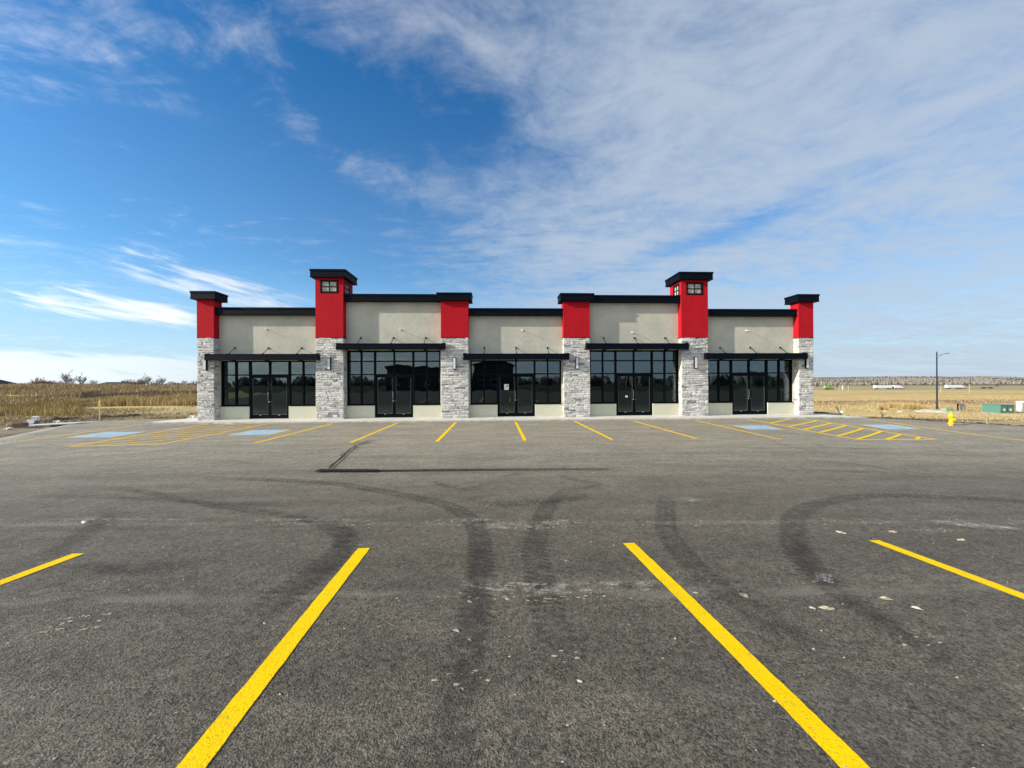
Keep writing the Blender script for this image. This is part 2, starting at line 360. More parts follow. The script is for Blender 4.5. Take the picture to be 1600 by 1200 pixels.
def glass_mat():
    M = bpy.data.materials.new('tinted_glass'); M.use_nodes = True; t = NT(M.node_tree); t.n.clear()
    P = t.new('ShaderNodeNewGeometry').outputs['Position']
    tr = t.new('ShaderNodeBsdfTransparent'); tr.inputs[0].default_value = (.22, .29, .29, 1)
    gl = t.new('ShaderNodeBsdfGlossy'); gl.inputs['Roughness'].default_value = .015; gl.inputs[0].default_value = (.78, .95, 1., 1)
    bn = t.new('ShaderNodeBump'); bn.inputs['Strength'].default_value = .18; bn.inputs['Distance'].default_value = .02
    t.put(bn.inputs['Height'], t.noise(P, 1.3, 1., .4)); t.l.new(bn.outputs[0], gl.inputs['Normal'])
    fr = t.new('ShaderNodeFresnel'); fr.inputs[0].default_value = 1.5
    f = t.m('ADD', t.m('MULTIPLY', fr.outputs[0], 1.9), .03, clamp=True)
    mx = t.new('ShaderNodeMixShader'); t.put(mx.inputs[0], f); t.l.new(tr.outputs[0], mx.inputs[1]); t.l.new(gl.outputs[0], mx.inputs[2])
    o = t.new('ShaderNodeOutputMaterial'); t.l.new(mx.outputs[0], o.inputs[0])
    return M
M_GLASS = glass_mat()

# ------------------------------------------------------------------ ground: land, parking lot, markings
def land():
    def axis(lims):
        out = []; v = 0.
        for step, end in lims:
            while v < end: out.append(v); v += step
        out.append(v); return out
    xp = axis([(.8, 30), (2.5, 90), (12, 300), (60, 1200), (300, 6500)]); xs = [-q for q in reversed(xp[1:])] + xp
    yp = axis([(.8, 45), (2.5, 110), (12, 420), (60, 1500), (200, 7000)]); yn = axis([(1.2, 30), (12, 300), (120, 1500), (600, 6500)]); ys = [-q for q in reversed(yn[1:])] + yp
    V = []; nx = len(xs)
    for y in ys:
        for x in xs:
            z = ground_z(x, y); xl, xr = lerp_table(EDGE_L, y), lerp_table(EDGE_R, y)
            dd = max(xl - x, x - xr, y - 1.7)
            if dd < .1: z -= .05 + .3 * smooth(0, 1.2, .1 - dd)
            r = math.hypot(x, y + 19)
            if dd > .1:
                z += .05 * noise.noise(Vector((x * .6, y * .6, 0))) * min(1, dd * .7) * (r < 160) - .02
                z += .6 * noise.noise(Vector((x * .01, y * .01, 3))) * smooth(90, 300, r) * (smooth(700, 1100, r) if x > 0 else 1)
            V.append((x, y, z))
    F = [(j * nx + i, j * nx + i + 1, (j + 1) * nx + i + 1, (j + 1) * nx + i) for j in range(len(ys) - 1) for i in range(nx - 1)]
    M, t, b, P = new_mat('dry_prairie_ground', .95, .1)
    x, y, z = t.xyz(P)
    r = t.vm('LENGTH', t.vm('ADD', P, (0., 19., 0.)))
    n = t.noise(P, .9, 7., .7); nf = t.noise(P, 9., 6., .75); ns = t.noise(t.mapv(P, rot=(0, 0, R(38)), sc=(.25, 1., 1.)), .09, 6., .65)
    nc = t.noise(P, 34., 3., .7)
    dirt = t.mix(t.ss(n, .3, .7), (.20, .165, .115), (.36, .305, .205)); dirt = t.mix(t.ss(nf, .5, .75, 0., .75), dirt, (.44, .38, .25)); dirt = t.mix(t.ss(nc, .56, .74, 0., .7), dirt, (.10, .08, .055))
    gold = t.mix(t.ss(ns, .35, .65), (.50, .36, .145), (.66, .50, .23)); gold = t.mix(t.ss(nf, .45, .7, 0., .55), gold, (.36, .27, .13))
    green = t.mix(t.ss(ns, .4, .62), (.27, .24, .11), (.44, .37, .19))
    f1 = t.ss(t.m('ADD', r, t.m('MULTIPLY', t.m('SUBTRACT', n, .5), 14.)), 27., 40.)
    col = t.mix(f1, dirt, gold)
    band = t.m('MULTIPLY', t.ss(ns, .50, .62), t.ss(r, 60., 110.)); col = t.mix(t.m('MULTIPLY', band, .55), col, (.12, .085, .05))
    col = t.mix(t.ss(y, -55., -75.), col, (.055, .062, .03)); col = t.mix(t.ss(r, 380., 560.), col, green); col = t.mix(t.ss(r, 900., 1500.), col, (.13, .115, .08))
    t.put(b.inputs['Base Color'], col); bump(t, b, t.m('ADD', nf, nc), .9, .06)
    o = bpy.data.objects.new('land', np_mesh('land', V, F, [M], k=4)); COL.objects.link(o); tag(o, 'dry golden prairie and bare dirt round the parking lot', None, None, 'structure')
    o.data.polygons.foreach_set('use_smooth', [True] * len(o.data.polygons))
land()

def parking_lot():
    ys = []; y = -60.
    while y < 1.7:
        ys.append(y); y += 2. if y < -26 else .25
    ys.append(1.7); n = 110; V = []; F = []
    for y in ys:
        xl, xr = lerp_table(EDGE_L, y), lerp_table(EDGE_R, y)
        for i in range(n + 1):
            x = xl + (xr - xl) * i / n
            jit = .10 * noise.noise(Vector((x * .9, y * 1.3, 5))) if i in (0, n) else 0
            V.append((x + jit, y, lot_z(x, y)))
    m = n + 1
    for j in range(len(ys) - 1):
        for i in range(n): F.append((j * m + i, j * m + i + 1, (j + 1) * m + i + 1, (j + 1) * m + i))
    for col_ in (0, n):                                       # broken edge, 7 cm deep
        k = len(V)
        for j in range(len(ys)): q = V[j * m + col_]; V.append((q[0] + (-.05 if col_ == 0 else .05), q[1], q[2] - .09))
        for j in range(len(ys) - 1):
            a, b2, c, dd = j * m + col_, (j + 1) * m + col_, k + j + 1, k + j
            F.append((a, b2, c, dd) if col_ == 0 else (a, dd, c, b2))
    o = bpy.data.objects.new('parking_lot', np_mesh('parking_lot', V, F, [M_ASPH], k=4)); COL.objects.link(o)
    return tag(o, 'new dark asphalt parking lot with yellow stall lines', None, None, 'structure')
LOT = parking_lot()
def lay(name, pts_list, m, dz=.004, wob=0.):
    """flat paint laid on the asphalt: each entry is a 4-corner strip cut into short pieces that follow the slope"""
    b = MB()
    for a, b_, c, d_ in pts_list:
        near = (a[1] + d_[1]) / 2 < -14; n = max(1, int(math.dist(a, d_) / (.04 if near else .5))); prev = None
        for k in range(n + 1):
            f = k / n; p = (a[0] + (d_[0] - a[0]) * f, a[1] + (d_[1] - a[1]) * f); q = (b_[0] + (c[0] - b_[0]) * f, b_[1] + (c[1] - b_[1]) * f)
            if near and 0 < k < n: jx = (.0028 * noise.noise(Vector((p[0], p[1] * 9, 1))) + random.gauss(0, .0010)); kx = (.0028 * noise.noise(Vector((p[0], p[1] * 9, 7))) + random.gauss(0, .0010)); p = (p[0] + jx, p[1]); q = (q[0] + kx, q[1])
            P = (p[0], p[1], lot_z(*p) + dz); Q = (q[0], q[1], lot_z(*q) + dz)
            if prev: b.quad(prev[0], prev[1], Q, P)
            prev = (P, Q)
    return b.build(name, m, LOT)
def line(x0, y0, x1, y1, wd=.115, m=None, name='parking_line', dz=.004):
    dx, dy = x1 - x0, y1 - y0; L = math.hypot(dx, dy); nx, ny = dy / L * wd / 2, -dx / L * wd / 2
    return lay(name, [((x0 - nx, y0 - ny), (x0 + nx, y0 + ny), (x1 + nx, y1 + ny), (x1 - nx, y1 - ny))], m or M_YEL, dz)
for x in (-4.46, -1.83, .92, 3.68, 6.42): line(x, -7.05, x, -1.35)
line(-7.40, -6.95, -7.37, -1.4); line(9.25, -7.0, 9.35, -1.5)
line(-15.92, -8.6, -15.98, -.95, m=M_YELF); line(17.35, -9.5, 17.6, -1.45, m=M_YELF)
line(-4.12, -21., -4.12, -15.10); line(-1.13, -21.5, -1.335, -15.13, .12); line(1.60, -21.5, 1.368, -15.16, .12); line(3.93, -21., 3.93, -15.24); line(-6.9, -21, -6.9, -15.1); line(6.7, -21, 6.7, -15.25)
# hatched access aisles
def hatch(x0, x1, yb, yt, strips, m, wd):
    line(x0, yb - .05, x0, yt, .10, m, 'aisle_line'); line(x1, yb - .05, x1, yt, .10, m, 'aisle_line'); line(x0 + .06, yb, x1 - .06, yb, .10, m, 'aisle_line')
    for a, b_ in strips: line(a[0], a[1], b_[0], b_[1], wd, m, 'aisle_stripe', .008)
hatch(12.11, 14.87, -6.68, -1.1, [((12.14, -2.6), (14.2, -1.15)), ((12.14, -3.65), (14.82, -1.95)), ((12.14, -4.42), (14.82, -2.72)), ((12.14, -5.15), (14.82, -3.43)),
      ((12.14, -5.92), (14.82, -4.18)), ((12.14, -6.64), (14.82, -4.92)), ((13.2, -6.64), (14.82, -5.62)), ((14.25, -6.64), (14.82, -6.25))], M_YEL, .115)
hatch(-13.05, -10.35, -6.72, -1.0, [((-13.0, -6.3), (-10.4, -4.62)), ((-13.0, -5.5), (-10.4, -3.8)), ((-13.0, -4.7), (-10.4, -3.0)), ((-13.0, -3.9), (-10.4, -2.2)), ((-13.0, -3.1), (-10.4, -1.4)), ((-13.0, -2.3), (-11.1, -1.05)), ((-12.2, -6.66), (-10.4, -5.45))], M_YELF, .115)
def access_pad(x0, x1, y0, y1):
    p = lay('accessible_pad', [((x0, y0), (x1, y0), (x1, y1), (x0, y1))], M_BLUE, .004)
    q = lay('pad_border', [((x0 - .09, y0), (x0 - .005, y0), (x0 - .005, y1), (x0 - .09, y1)), ((x1 + .005, y0), (x1 + .09, y0), (x1 + .09, y1), (x1 + .005, y1))], M_YELF, .004); q.parent = p
    cx, cy, s = (x0 + x1) / 2, (y0 + y1) / 2, .46
    b = MB()
    def strip(pts, wd):
        for a, c in zip(pts, pts[1:]):
            dx, dy = c[0] - a[0], c[1] - a[1]; L = math.hypot(dx, dy) or 1; nx, ny = -dy / L * wd / 2, dx / L * wd / 2
            P = [(a[0] - nx, a[1] - ny), (c[0] - nx, c[1] - ny), (c[0] + nx, c[1] + ny), (a[0] + nx, a[1] + ny)]
            b.poly([(cx + u * s, cy + v * s, lot_z(cx, cy) + .009) for u, v in P])
    b.poly([(cx + (-.12 + .14 * math.cos(k * .6283)) * s, cy + (.86 + .14 * math.sin(k * .6283)) * s, lot_z(cx, cy) + .009) for k in range(10)])
    strip([(-.12, .66), (-.08, -.02)], .17); strip([(-.08, .02), (.38, .0)], .15); strip([(.38, 0), (.56, -.55)], .15); strip([(.56, -.55), (.80, -.47)], .13); strip([(-.10, .34), (.30, .32)], .12)
    arc = [(-.02 + .52 * math.cos(a), -.32 + .52 * math.sin(a)) for a in [R(140 + k * 17) for k in range(12)]]
    strip(arc, .13)
    b.build('wheelchair_symbol', M_WPAINT, p)
access_pad(-15.10, -13.72, -4.85, -3.45); access_pad(-9.50, -8.15, -4.95, -3.5); access_pad(9.98, 11.3, -4.45, -3.3); access_pad(15.66, 16.9, -4.45, -3.25)

# tyre marks, sealed crack, silt trails: thin ribbons lying on the asphalt
M_TREAD = decal_mat('tyre_tread_mark', (.034, .034, .035), 'tread', .66); M_RUB = decal_mat('rubber_smear', (.038, .037, .036), 'rub', .52)
M_SEAL = decal_mat('bitumen_sealant', (.010, .010, .011), 'solid', .97); M_SILT = decal_mat('dried_silt', (.46, .42, .32), 'silt', 1.); M_CHALK = decal_mat('white_dust', (.55, .54, .50), 'silt', .95)
ribbon_n = 0
def ribbon(name, pts, wd, m):
    global ribbon_n; ribbon_n += 1; dz = .010 + .0007 * ribbon_n
    P = [Vector((a, b_)) for a, b_ in pts]; fine = []
    for k in range(len(P) - 1):
        p0, p1, p2, p3 = P[max(k - 1, 0)], P[k], P[k + 1], P[min(k + 2, len(P) - 1)]; n = max(2, int((p2 - p1).length / .15))
        for j in range(n):
            t = j / n; fine.append(.5 * ((2 * p1) + (p2 - p0) * t + (2 * p0 - 5 * p1 + 4 * p2 - p3) * t * t + (3 * p1 - p0 - 3 * p2 + p3) * t ** 3))
    fine.append(P[-1]); V = []; UV = []; FD = []; s = 0.; N = len(fine)
    for k, p in enumerate(fine):
        t = (fine[min(k + 1, N - 1)] - fine[max(k - 1, 0)]).normalized(); n = Vector((-t.y, t.x))
        if k: s += (p - fine[k - 1]).length
        taper = min(1., .82 + 3. * min(k, N - 1 - k) / N) if m is not M_SEAL else 1.; FD.append(min(1., min(k, N - 1 - k) / max(2., .22 * N))); FD.append(FD[-1])
        ww = (wd[0] + (wd[1] - wd[0]) * k / (N - 1)) if isinstance(wd, tuple) else wd
        for sg in (-1, 1):
            q = p + n * sg * ww / 2 * taper; V.append((q.x, q.y, lot_z(q.x, q.y) + dz)); UV.append(((sg + 1) / 2, s))
    F = [(2 * k, 2 * k + 1, 2 * k + 3, 2 * k + 2) for k in range(N - 1)]
    me = np_mesh(name, V, F, [m], k=4); uv = me.uv_layers.new(name='UVMap')
    uv.data.foreach_set('uv', [c for f in F for i in f for c in UV[i]])
    me.attributes.new('end_fade', 'FLOAT', 'POINT').data.foreach_set('value', FD)
    o = bpy.data.objects.new(name, me); COL.objects.link(o); o.parent = LOT; return o
for nm, pts, wd, m in (
    ('tyre_mark', [(-6.6, -11.4), (-5.2, -11.5), (-3.89, -11.77), (-2.81, -12.12), (-1.71, -12.82), (-1.06, -13.27), (-.61, -13.72), (-.34, -14.24), (-.21, -14.74), (-.17, -15.2), (-.14, -15.71), (-.15, -16.13), (-.16, -16.51), (-.20, -16.82), (-.22, -17.34), (-.22, -17.9)], .27, M_TREAD),
    ('tyre_mark', [(-.22, -14.6), (-.17, -15.3), (-.15, -16.0), (-.18, -16.8), (-.23, -17.9)], .24, M_RUB),
    ('tyre_mark', [(1.6, -12.4), (1.2, -12.8), (.78, -13.6), (.56, -14.3), (.44, -14.9), (.36, -15.3), (.35, -15.80), (.35, -16.22), (.36, -16.63), (.38, -16.95), (.41, -17.3)], .26, M_TREAD),
    ('tyre_mark', [(-.58, -13.43), (-.33, -13.26), (-.02, -13.01)], .24, M_RUB),
    ('tyre_mark', [(-7.6, -11.9), (-6.25, -12.27), (-4.08, -13.38), (-2.80, -13.92), (-2.02, -14.40), (-1.66, -14.81), (-1.53, -15.40), (-1.53, -16.05), (-1.57, -16.49), (-1.66, -16.87), (-1.71, -17.3)], .29, M_RUB),
    ('tyre_mark', [(-2.1, -14.3), (-1.66, -14.78), (-1.55, -15.3), (-1.62, -15.9), (-1.7, -16.6)], .30, M_TREAD),
    ('tyre_mark', [(-5.4, -13.4), (-5.07, -13.85), (-4.63, -14.62), (-4.35, -15.23), (-4.29, -15.8)], .30, M_RUB),
    ('tyre_mark', [(-4.1, -15.46), (-3.68, -15.43), (-3.34, -15.54), (-2.73, -15.39)], .26, M_RUB),
    ('tyre_mark', [(2.7, -13.2), (2.36, -13.81), (2.05, -14.5), (1.85, -15.02), (1.75, -15.66), (1.73, -16.13), (1.80, -16.5), (1.92, -17.0)], .26, M_TREAD),
    ('tyre_mark', [(9.0, -14.4), (7.6, -13.95), (6.57, -13.65), (5.46, -13.55), (4.16, -14.09), (3.35, -14.85), (2.85, -15.59), (2.64, -16.13), (2.56, -16.49), (2.55, -16.81), (2.59, -17.06), (2.68, -17.4)], .27, M_TREAD),
    ('tyre_mark', [(3.4, -14.8), (2.86, -15.59), (2.62, -16.15), (2.55, -16.6), (2.6, -17.2)], .24, M_RUB),
    ('tyre_mark', [(1.66, -16.5), (1.76, -16.64), (1.85, -16.74), (1.95, -16.95)], .20, M_RUB),
    ('tyre_mark', [(1.2, -11.4), (1.26, -11.75), (1.37, -12.06), (1.79, -12.50), (1.42, -12.74), (1.08, -12.79)], .24, M_RUB),
    ('tyre_mark', [(1.38, -12.8), (1.3, -13.2), (1.06, -13.48), (.52, -13.59), (-.41, -13.57)], .24, M_TREAD),
    ('tyre_mark', [(-1.2, -12.1), (-1.01, -12.25), (-.74, -12.59), (-.33, -12.57), (-.05, -12.1)], .26, M_RUB),
    ('tyre_mark', [(.1, -11.9), (.2, -11.7), (.42, -11.55), (.5, -11.3)], .26, M_RUB),
    ('tyre_mark', [(-2.78, -8.12), (-3.87, -8.04), (-5.2, -8.6)], .2, M_RUB),
    ('tyre_mark', [(8.72, -7.17), (8.3, -8.3), (8.54, -9.59), (9.33, -9.95)], .16, M_RUB),
    ('tyre_mark', [(9.73, -7.49), (9.37, -8.52)], .14, M_RUB),
    ('tyre_mark', [(6.9, -10.6), (7.93, -11.02), (8.08, -11.62), (8.6, -12.2), (9.6, -12.44)], .2, M_RUB),
    ('tyre_mark', [(4.4, -11.6), (5.37, -11.62), (7.08, -11.71), (7.83, -12.05), (8.6, -12.5)], .2, M_RUB),
    ('tyre_mark', [(-7.5, -12.7), (-5.6, -12.9), (-4.1, -13.3), (-2.6, -13.5)], .26, M_RUB),
    ('sealed_joint', [(-3.70, -10.96), (-3.3, -10.98), (-2.43, -11.05)], .27, M_SEAL),
    ('sealed_joint', [(-2.5, -11.06), (-.26, -11.11), (1.2, -11.17), (2.32, -11.24)], (.13, .06), M_SEAL),
    ('sealed_crack', [(-3.52, -10.80), (-3.70, -9.9), (-3.80, -9.3), (-3.98, -8.46), (-4.04, -7.53), (-3.95, -6.95)], .045, M_SEAL),
    ('sealed_crack', [(-3.62, -10.60), (-3.72, -9.6), (-3.92, -9.1), (-3.88, -8.3), (-4.1, -7.7)], .03, M_SEAL),
    ('tyre_mark', [(-4.15, -7.5), (-3.95, -6.9), (-3.75, -6.5)], .7, M_RUB),
    ('silt_trail', [(.50, -10.9), (.74, -10.25), (1.26, -9.89), (2.40, -9.89)], .10, M_SILT),
    ('silt_trail', [(.62, -11.0), (.90, -10.45), (1.4, -10.1), (2.40, -10.1)], .08, M_SILT),
    ('silt_trail', [(5.96, -8.66), (8.08, -8.72), (11.40, -8.56), (14., -9.3)], .34, M_SILT),
    ('silt_trail', [(6.31, -7.30), (9, -7.2), (11.71, -7.1), (13.27, -9.97)], .22, M_SILT),
    ('silt_trail', [(15.94, -5.94), (14.14, -7.65), (12.9, -9.4), (12.70, -10.96)], .45, M_SILT),
    ('silt_trail', [(17.2, -6.4), (16.2, -8.), (15.4, -10.)], .35, M_SILT),
    ('silt_trail', [(-10.2, -8.6), (-9.63, -8.3), (-9.2, -7.5)], .5, M_CHALK),
    ('silt_trail', [(-11.9, -8.3), (-11.47, -7.5)], .35, M_CHALK),
    ('silt_trail', [(.9, -3.4), (1.54, -3.2), (2.5, -3.0)], 1.6, M_CHALK), ('silt_trail', [(-4.2, -3.6), (-3.3, -3.4), (-2.5, -3.5)], 1.4, M_CHALK),
    ('silt_trail', [(2.45, -13.75), (2.75, -13.68), (3.0, -13.62)], .4, M_CHALK), ('silt_trail', [(5.0, -14.75), (5.5, -15.0), (5.9, -15.3)], .34, M_CHALK),
    ('silt_trail', [(2.50, -16.68), (2.62, -16.8), (2.76, -16.92)], .12, M_SILT), ('silt_trail', [(-3.25, -15.98), (-3.03, -15.86)], .10, M_CHALK),
    ('silt_trail', [(-13.5, -6.9), (-15.4, -6.3), (-17.2, -5.2)], .6, M_CHALK), ('silt_trail', [(-12.6, -9.4), (-14.6, -7.5), (-17, -4.4), (-18.6, -1.6)], .7, M_CHALK),
    ('silt_trail', [(-12.4, -1.3), (-11.4, -2.2), (-10.8, -4.)], 1.3, M_CHALK), ('silt_trail', [(5.6, -1.6), (7.6, -1.8), (9.2, -1.5)], .5, M_CHALK),
    ('silt_trail', [(-5.6, -14.02), (-4.6, -14.1), (-3.6, -14.2)], .12, M_SILT), ('silt_trail', [(-3.1, -14.24), (-2.3, -14.27), (-1.3, -14.38)], .16, M_SILT),
    ('silt_trail', [(-.9, -14.4), (-.2, -14.44), (.1, -14.5), (.9, -14.53)], .22, M_SILT), ('silt_trail', [(.3, -14.68), (.7, -14.55), (1.1, -14.5)], .22, M_SILT),
    ('silt_trail', [(-.3, -14.62), (.1, -14.7), (.6, -14.8)], .3, M_SILT), ('silt_trail', [(-.4, -16.0), (.4, -16.15), (1.4, -16.1)], .3, M_SILT), ('silt_trail', [(2.75, -15.95), (2.62, -16.15), (2.5, -16.25)], .2, M_CHALK)):
    ribbon(nm, pts, wd, m)

M_MUD = mat('dried_clay', (.40, .35, .24), .95, nz=.2, nscale=30, bump=.6, bscale=90); M_CHIP = mat('white_stone_chip', (.45, .42, .36), .9, nz=.15, nscale=60)
def lump(sx, sy, sz, seed, n=7):
    """angular lump of dried clay or stone resting on z = 0"""
    bm = bmesh.new(); bmesh.ops.create_icosphere(bm, subdivisions=2, radius=1.)
    for v in bm.verts:
        k = 1 + .75 * noise.noise(v.co * 1.7 + Vector((seed * 3.1, seed, 0))); v.co = Vector((v.co.x * sx * k, v.co.y * sy * k, max(-.25, v.co.z) * sz * k))
    me = bpy.data.meshes.new('lump'); bm.to_mesh(me); bm.free(); return me
clod_spots = [(.44, -17.05, .022, 'pale clay clod beside the right hand tread mark near the bottom of the photo'), (2.34, -16.45, .05, 'longest pale clay clod in the right hand bay, left of the pair'),
    (2.88, -16.35, .042, 'broken pale clay clod in the right hand bay, far from the line'), (2.97, -16.48, .035, 'small pale clay clod farthest right in the near right bay'), (1.87, -16.25, .042, 'flat pale clay clod just right of the long right yellow line'),
    (1.53, -16.19, .026, 'small clay clod touching the right edge of the long right yellow line'), (3.80, -14.99, .055, 'clay clod left of the tip of the rightmost near yellow line'), (4.83, -15.29, .045, 'lone clay clod above the rightmost near yellow line'),
    (-.20, -16.22, .028, 'pale stone between the two central tread marks, farthest of its row'), (-.26, -16.57, .034, 'crumbled pale clay clod left of the central tread mark'), (-.17, -16.67, .018, 'small white stone below the crumbled clod on the left tread mark'),
    (-.18, -17.07, .014, 'white stone chip on the left tread mark near the bottom'), (2.24, -16.44, .024, 'round pale clod left of the longest clod in the right bay'), (-1.56, -16.42, .022, 'pale stone left of the long left yellow line'),
    (-1.11, -17.06, .012, 'tiny white stone just right of the long left yellow line'), (-5.11, -14.07, .09, 'large flat clay clod in the tyre mark at the far left'), (4.38, -15.02, .05, 'clay clod between the two right hand near lines, upper row')]
for k, (x, y, s, lab) in enumerate(clod_spots):
    s *= .58; me = lump(s * 1.35, s * .48, s * (.5 if s < .03 else .3), k + 1); me.materials.append(M_MUD if k % 3 else M_CHIP)
    o = bpy.data.objects.new('clay_clod', me); COL.objects.link(o); o.location = (x, y, lot_z(x, y) + .003); o.rotation_euler[2] = -.9 + rng.random() * .7
    tag(o, lab, 'clod', 'clods of clay and stones on the asphalt')
def debris():
    V = []; F = []; MI = []
    def chip(x, y, s, flat, mi):
        i = len(V); z = lot_z(x, y) + .002; a0 = rng.random() * 6; n = 5; h = s * flat
        pts = [(x + s * (.6 + .6 * rng.random()) * math.cos(a0 + k * 1.2566), y + s * .55 * (.6 + .6 * rng.random()) * math.sin(a0 + k * 1.2566)) for k in range(n)]
        V.extend([(p[0], p[1], z) for p in pts]); V.append((x, y, z + h))
        for k in range(n): F.append((i + k, i + (k + 1) % n, i + n)); MI.append(mi)
    for _ in range(900):
        y = rng.uniform(-17.9, -9); x = rng.uniform(-1.4, 1.4) * (y + 19.6); chip(x, y, .003 + .007 * rng.random() ** 3 * 1.5, .6, int(rng.random() < .35))
    for _ in range(420):
        x = rng.uniform(-6, 6.5); y = -14.43 - .055 * x + .06 * rng.standard_normal(); chip(x, y, .005 + .016 * rng.random() ** 4, .25, 0)
    for cx, cy, sx, n in ((-2.55, -14.27, .35, 60), (-.3, -14.46, .35, 60), (.62, -14.58, .3, 80), (-1.85, -14.41, .2, 40), (-5.1, -14.05, .25, 35), (2.4, -14.62, .16, 35), (4.95, -15.0, .22, 40), (2.65, -16.8, .12, 30), (.0, -16.15, .4, 60), (.55, -16.2, .35, 50), (2.64, -16.05, .12, 40), (-.2, -17.0, .15, 25), (.42, -16.85, .08, 15), (-2.9, -16.35, .2, 18)):
        for _ in range(n): chip(cx + sx * rng.standard_normal() * .6, cy + .035 * rng.standard_normal(), .004 + .017 * rng.random() ** 3.5, .2, 0)
    for _ in range(260):
        x = rng.uniform(-14, 15); y = rng.uniform(-12, -1.5); chip(x, y, .01 + .03 * rng.random() ** 3, .2, int(rng.random() < .5))
    for cx, cy, wd in ((-2.99, -16.28, .06), (-2.88, -16.26, .05), (-2.96, -16.44, .05), (-2.88, -16.41, .04), (-2.75, -16.24, .04), (-2.73, -16.42, .035), (-2.66, -16.4, .03)):
        for _ in range(10): chip(cx + wd * rng.uniform(-.6, .6), cy + .02 * rng.uniform(-.6, .6), .009, .2, 0)
    o = bpy.data.objects.new('loose_grit', np_mesh('loose_grit', V, F, [M_MUD, M_CHIP], MI)); COL.objects.link(o)
    tag(o, 'pale crumbs of dried clay and grit scattered over the asphalt', 'grit', None, 'stuff')
debris()

# ------------------------------------------------------------------ sidewalk
def sidewalk():
    root_mb = MB()
    def zt(y): return -.005 - .030 * (0.4 - y)
    # kerb nosing: one long piece; slabs behind it are separate
    def front(x):
        if x < -13.1: return -.72
        if x < -12.5: return -.72 - .28 * (x + 13.1) / .6
        if x > 14.9: return lerp_table([(14.9, -1.1), (15.6, -.95), (18.1, -1.15)], x)
        return -1.02
    xs = [-16.0] + [-15 + 1.0 * k for k in range(33)] + [18.05]
    b = MB()
    for x0, x1 in zip(xs, xs[1:]):
        P = []
        for x, in ((x0,), (x1,)):
            y = front(x); zz = lot_z(x, y) - .05
            P.append([(x, y - .008, zz), (x, y, zt(y) - .012), (x, y + .02, zt(y)), (x, y + .15, zt(y) + .001)])
        for k in range(3): b.quad(P[0][k], P[1][k], P[1][k + 1], P[0][k + 1])
    kerb = b.build('kerb', M_CONCK)
    tag(kerb, None, None, None, 'structure'); kerb.name = 'pavement'; kerb['label'] = 'pale concrete pavement with low kerb along the shopfronts'
    # slabs, 1.5 m long, joints 12 mm
    edges = [-15.95] + [-15.2 + 1.52 * k for k in range(21)] + [16.6, 18.0]
    for x0, x1 in zip(edges, edges[1:]):
        b = MB(); g = .007
        bk0 = 1.2 if x0 < -14.4 else .44; 
        if x0 > 15.0: bk0 = lerp_table([(15.2, .95), (16.6, .75), (18.0, -1.0)], x0); bk1 = lerp_table([(15.2, .95), (16.6, .75), (18.0, -.99)], x1)
        else: bk1 = bk0
        if x0 < -15.5: bk0 = -.3
        y0, y1 = front(x0) + .155, front(x1) + .155
        dz = rng.uniform(-.002, .002)
        pts = [(x0 + g, y0, zt(y0) + dz), (x1 - g, y1, zt(y1) + dz), (x1 - g, max(bk1, y1 + .02), zt(bk1) + dz), (x0 + g, max(bk0, y0 + .02), zt(bk0) + dz)]
        lo = [(p[0], p[1], p[2] - .1) for p in pts]
        b.poly(pts)
        for k in range(4): j = (k + 1) % 4; b.quad(lo[k], lo[j], pts[j], pts[k])
        b.build('slab', M_CONC, kerb)
sidewalk()

# ------------------------------------------------------------------ the commercial building
BLD = tag(empty('commercial_building', (1.03, 0, 0)), 'single storey retail building with beige stucco, stone piers and red tower tops', 'building')
BX = 1.03
class BMB(MB):
    """mesh in world metres, linked under the building whose origin is its front centre"""
    def build(s, name, mats, parent=None, smooth=False, **k):
        s.v = [(x - BX, y, z) for x, y, z in s.v]
        return MB.build(s, name, mats, parent or BLD, smooth)
cols_x = [(-14.29, -13.50), (-8.72, -7.39), (-2.67, -1.32), (3.41, 4.74), (9.42, 10.80), (15.55, 16.34)]
ZR = 3.95                                                  # foot of the red stucco
bays = [(-13.50, -8.72, -11.15, 0), (-7.39, -2.67, -5.07, 1), (-1.32, 3.41, 1.05, 0), (4.74, 9.42, 7.13, 1), (10.80, 15.55, 13.23, 0)]
YW, YG = .36, .50                                          # wall face, glass plane
def stone_pier(x0, x1, depth, first):
    core = BMB(); core.box(x0 + .03, x1 - .03, .03, depth, -.03, ZR - .005); core_o = core.build('stone_pier', M_CORE)
    stones = []; z = -.02; row = 0
    while z < ZR - .03:
        h = random.choice((.055, .07, .08, .095, .11, .14)); h = min(h, ZR - z)
        if ZR - (z + h) < .035: h = ZR - z
        # front face
        x = x0; first_in_row = True
        while x < x1 - .001:
            L = random.choice((.12, .18, .24, .30, .38, .46)) * random.uniform(.85, 1.15)
            if x1 - (x + L) < .09: L = x1 - x
            stones.append(('f', x, x + L, z, z + h)); x += L
        for side in (0, 1):
            y = .045; 
            while y < YW + (.0 if 0 < 1 else 0) - .001:
                L = random.choice((.12, .18, .26)); 
                if YW - (y + L) < .08: L = YW - y
                stones.append(('s' + str(side), y, y + L, z, z + h)); y += L
        z += h; row += 1
    return core_o, stones, x0, x1
